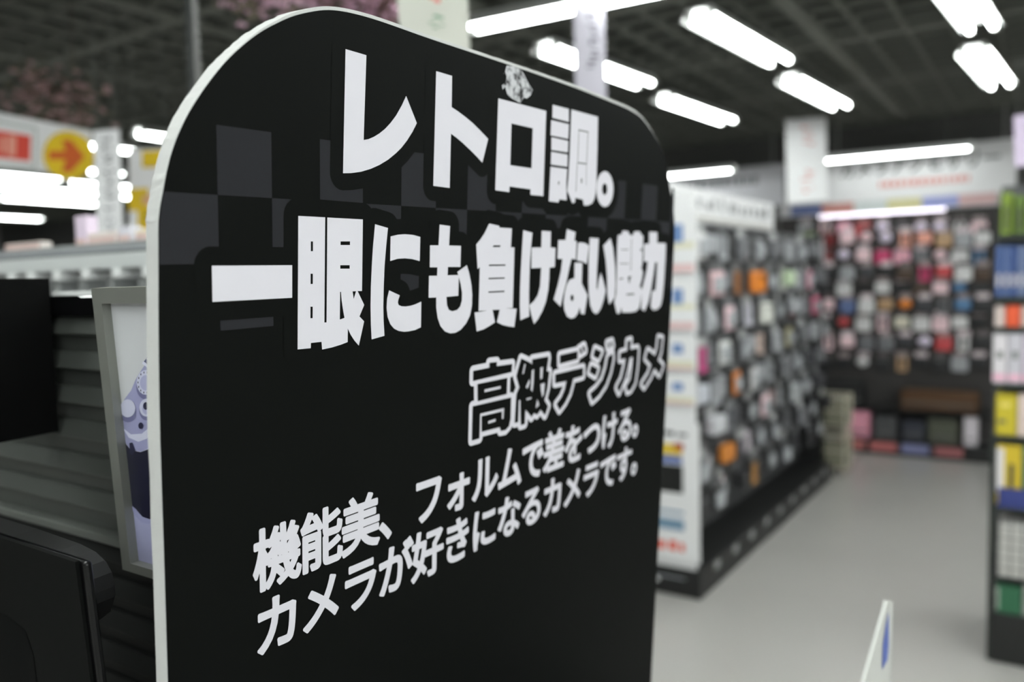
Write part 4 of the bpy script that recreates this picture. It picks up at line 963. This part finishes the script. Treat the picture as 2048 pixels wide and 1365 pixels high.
lowbox(1862, 832, 1920, 850, (72, 74, 62), 'olive bag at the foot of the back wall display', 'camera_bag')
lowbox(1932, 822, 1958, 850, (216, 208, 214), 'white bottle-like box at the right foot of the back wall display', 'gift_box')
lowbox(1808, 775, 1960, 810, (74, 46, 16), 'wide brown bag on the shelf of the back wall display', 'shoulder_bag', 0.185, 0.02, 0.38)
lowbox(1655, 756, 1735, 810, (12, 12, 13), 'large black camera bag on the shelf, left end of the back wall display', 'camera_bag', 0.185, 0.02, 0.38)

# ------------------------------------------------------------------ right-hand rack
YR = 3.55
def rr(px, py): return on(px, py, 1, YR)
rx0 = rr(1980, 900).x; rx1 = rx0 + 0.62
rk = thing('display_rack', 'dark green-black shelf rack cut by the right picture edge', 'rack', (rx0 + 0.3, YR + 0.2, 0))
M_rk = mat('rack_green_black', (34, 40, 36), 0.5)
for xx in (rx0, rx1 - 0.03):
    for yy in (YR, YR + 0.42):
        bm = BM(); box(bm, (xx, yy, 0), (xx + 0.02, yy + 0.03, 0.855 if yy == YR else 1.84), 0.003); obj('post', bm, M_rk, rk)
bm = BM(); box(bm, (rx0 + 0.01, YR - 0.01, 0), (rx1, YR + 0.44, rr(2010, 1228).z), 0.006); obj('base_box', bm, M_black, rk)
bm = BM(); box(bm, (rx0 + 0.01, YR + 0.40, 0.2), (rx1 - 0.01, YR + 0.42, 1.84)); obj('rear_panel', bm, M_peg, rk)
zs = {}
for nm_, py in (('a', 1152), ('b', 1012), ('c', 872), ('d', 768), ('e', 655), ('f', 595), ('g', 470)):
    zz = rr(2010, py).z; zs[nm_] = zz
    bm = BM(); box(bm, (rx0 + 0.005, YR - 0.005, zz - 0.02), (rx1 - 0.005, YR + 0.41, zz), 0.002); obj('shelf', bm, M_rk, rk)
bm = BM(); box(bm, (rx0 + 0.03, YR - 0.009, zs['b'] - 0.004), (rx1 - 0.01, YR - 0.005, zs['b'] + 0.07)); obj('shelf_strip', bm, mat('strip_navy', (44, 54, 116), 0.6), rk)
# white wire basket
wb = thing('wire_basket', 'white wire basket of goods on the lower right-hand rack', 'basket', (rx0 + 0.3, YR + 0.1, zs['a']))
z0_, z1_ = zs['a'] + 0.002, rr(2010, 1022).z - 0.02
bm = BM()
for i in range(15):
    xx = rx0 + 0.035 + i * 0.039; tube(bm, (xx, YR - 0.03, z0_), (xx, YR - 0.03, z1_), 0.002, 5)
for i in range(7):
    zz = z0_ + (z1_ - z0_) * i / 6; tube(bm, (rx0 + 0.03, YR - 0.03, zz), (rx1 - 0.03, YR - 0.03, zz), 0.002, 5)
obj('wire_front', fix(bm), mat('wire_dark', (84, 80, 84), 0.4), wb)
bm = BM(); box(bm, (rx0 + 0.035, YR - 0.02, z0_), (rx1 - 0.035, YR + 0.3, z1_ - 0.03), 0.006); obj('contents_box', bm, mat('basket_white', (214, 212, 206), 0.6), wb)
# goods on it: (px0, px1, pytop, shelf, colour, name, label)
def shelfbox(px0, px1, pytop, key, col, nm, label, d=0.16, bev=0.004, front=0.0, marks=()):
    a, b_ = max(rr(px0, 900).x, rx0 + (0.0215 if key in ('a', 'b') or not isinstance(key, str) else 0.0)), rr(px1, 900).x; z0 = (zs[key] if isinstance(key, str) else key) + 0.001
    zt_ = rr((px0 + px1) / 2, pytop).z
    t = thing(nm, label, nm.split('_')[-1], ((a + b_) / 2, YR + d / 2 + front, z0), 'goods on the right-hand rack')
    bm = BM(); box(bm, (a, YR + front, z0), (b_, YR + front + d, zt_), bev, 2); obj('body', bm, mat('goods_%d_%d_%d' % col, col, 0.5), t)
    for mc, (u0_, v0_, u1_, v1_) in marks:
        bm = BM(); box(bm, (a + (b_ - a) * u0_, YR + front - 0.001, zt_ - (zt_ - z0) * v1_), (a + (b_ - a) * u1_, YR + front + 0.0005, zt_ - (zt_ - z0) * v0_)); obj('printed_panel', bm, mat('goodsprint_%d_%d_%d' % mc, mc, 0.5), t)
zbase = rr(2010, 1228).z
shelfbox(1998, 2050, 1174, zbase, (40, 96, 66), 'carton_box', 'green box on the black base of the right-hand rack', marks=[((150, 160, 150), (0.0, 0.1, 0.12, 0.9))])
shelfbox(2052, 2120, 1176, zbase, (150, 150, 146), 'carton_box', 'grey box beside the green box on the right-hand rack')
shelfbox(1994, 2044, 892, zs['b'] + 0.002, (206, 178, 44), 'tall_package', 'tall yellow package with white side on the right-hand rack', marks=[((232, 226, 226), (0.0, 0.05, 0.3, 0.8)), ((50, 52, 48), (0.5, 0.3, 0.7, 0.7)), ((220, 130, 40), (0.35, 0.78, 0.8, 0.9))])
shelfbox(2046, 2100, 895, zs['b'] + 0.002, (60, 110, 92), 'tall_package', 'tall green package right of the yellow one, right picture edge')
shelfbox(1990, 2032, 790, 'c', (198, 180, 44), 'yellow_package', 'short yellow package with small dark arrow on the right-hand rack', marks=[((60, 70, 80), (0.1, 0.62, 0.5, 0.70)), ((236, 220, 120), (0.2, 0.2, 0.7, 0.3))])
shelfbox(2034, 2085, 791, 'c', (226, 206, 196), 'beige_package', 'beige package right of the short yellow one, right picture edge')
for k, (p0_, p1_, cl, lb) in enumerate(((1982, 2010, (228, 222, 226), 'white'), (2012, 2040, (206, 202, 210), 'pale grey'), (2042, 2075, (220, 206, 222), 'pale lilac'))):
    shelfbox(p0_, p1_, 668, 'd', cl, 'upright_package', '%s upright package in the middle of the right-hand rack' % lb, marks=[((96, 100, 96), (0.3, 0.35, 0.7, 0.5)), ((240, 190, 210), (0.05, 0.8, 0.95, 0.95))])
shelfbox(1984, 2004, 614, 'e', (214, 196, 190), 'small_package', 'small pinkish package left of the orange one, right-hand rack')
shelfbox(2006, 2034, 612, 'e', (216, 84, 46), 'small_package', 'small orange-red package on the right-hand rack')
shelfbox(2036, 2070, 613, 'e', (206, 180, 172), 'small_package', 'small beige package right of the orange one, right-hand rack')
for k in range(5):
    lb = ['leftmost', 'second', 'third', 'fourth', 'fifth'][k]
    shelfbox(1984 + k * 15, 1996 + k * 15, 492, 'f', [(70, 92, 142), (84, 104, 150), (58, 80, 132), (112, 126, 160), (64, 86, 138)][k], 'blue_package', 'slim blue package, %s in the row on the right-hand rack' % lb, marks=[((200, 196, 206), (0.2, 0.55, 0.8, 0.8))])
for k in range(3):
    shelfbox(1992 + k * 26, 2014 + k * 26, 386 + 6 * k, 'g', [(112, 134, 34), (80, 104, 28), (126, 144, 44)][k], 'green_package', 'lime green package, %s on the top shelf of the right-hand rack' % ['leftmost', 'second', 'third'][k], marks=[((60, 66, 40), (0.3, 0.3, 0.7, 0.9))])
# lilac pillar card at the right edge
c = quad([(2028, 232), (2078, 226), (2080, 330), (2030, 334)], 4.2)
hang('hanging_card', 'pale lilac hanging card at the right picture edge', 'sign', c, [(mat('ink_lilac', (180, 160, 190), 0.6), 'print', blots(0.3, 0.8, 0.2, 0.8, 4, 44))], mat('card_lilac', (206, 190, 214), 0.6))

# ------------------------------------------------------------------ small card at the bottom right
DC = 0.85
k0 = dep(1784, 1204, DC)
k1 = Vector(dep(1768, 1204, DC - 0.06))
fcard = thing('info_card', 'thin white upright card with a blue panel, seen edge-on at the bottom right', 'card', (k0.x, k0.y, CT))
pa, pb = dep(1776, 1202, 0.90), dep(1730, 1365, 0.80)
pc_, pd = dep(1786, 1204, 0.905), dep(1782, 1365, 0.93)
def ext(p, q, z): return p + (q - p) * ((z - p.z) / (q.z - p.z))
pbx = ext(pa, pb, CT); pdx = ext(pc_, pd, CT)
bm = BM()
nn = (pbx - pa).cross(pdx - pa).normalized()
prism(bm, [pa, pc_, pdx, pbx], nn * 0.004 if nn.x < 0 else -nn * 0.004); fix(bm)
obj('card_body', bm, mat('info_card_white', (188, 188, 184), 0.6), fcard)
n2 = nn if nn.dot(CAM - pa) > 0 else -nn
bm = BM(); bp = [(1780, 1216), (1782, 1238), (1775, 1322), (1764, 1340), (1766, 1288), (1773, 1243)]
bm.faces.new([bm.verts.new(onplane(a, b_, pa + n2 * 0.0006, nn)) for a, b_ in bp]); obj('blue_panel', bm, mat('card_blue', (66, 86, 158), 0.5), fcard, label='blue printed panel')
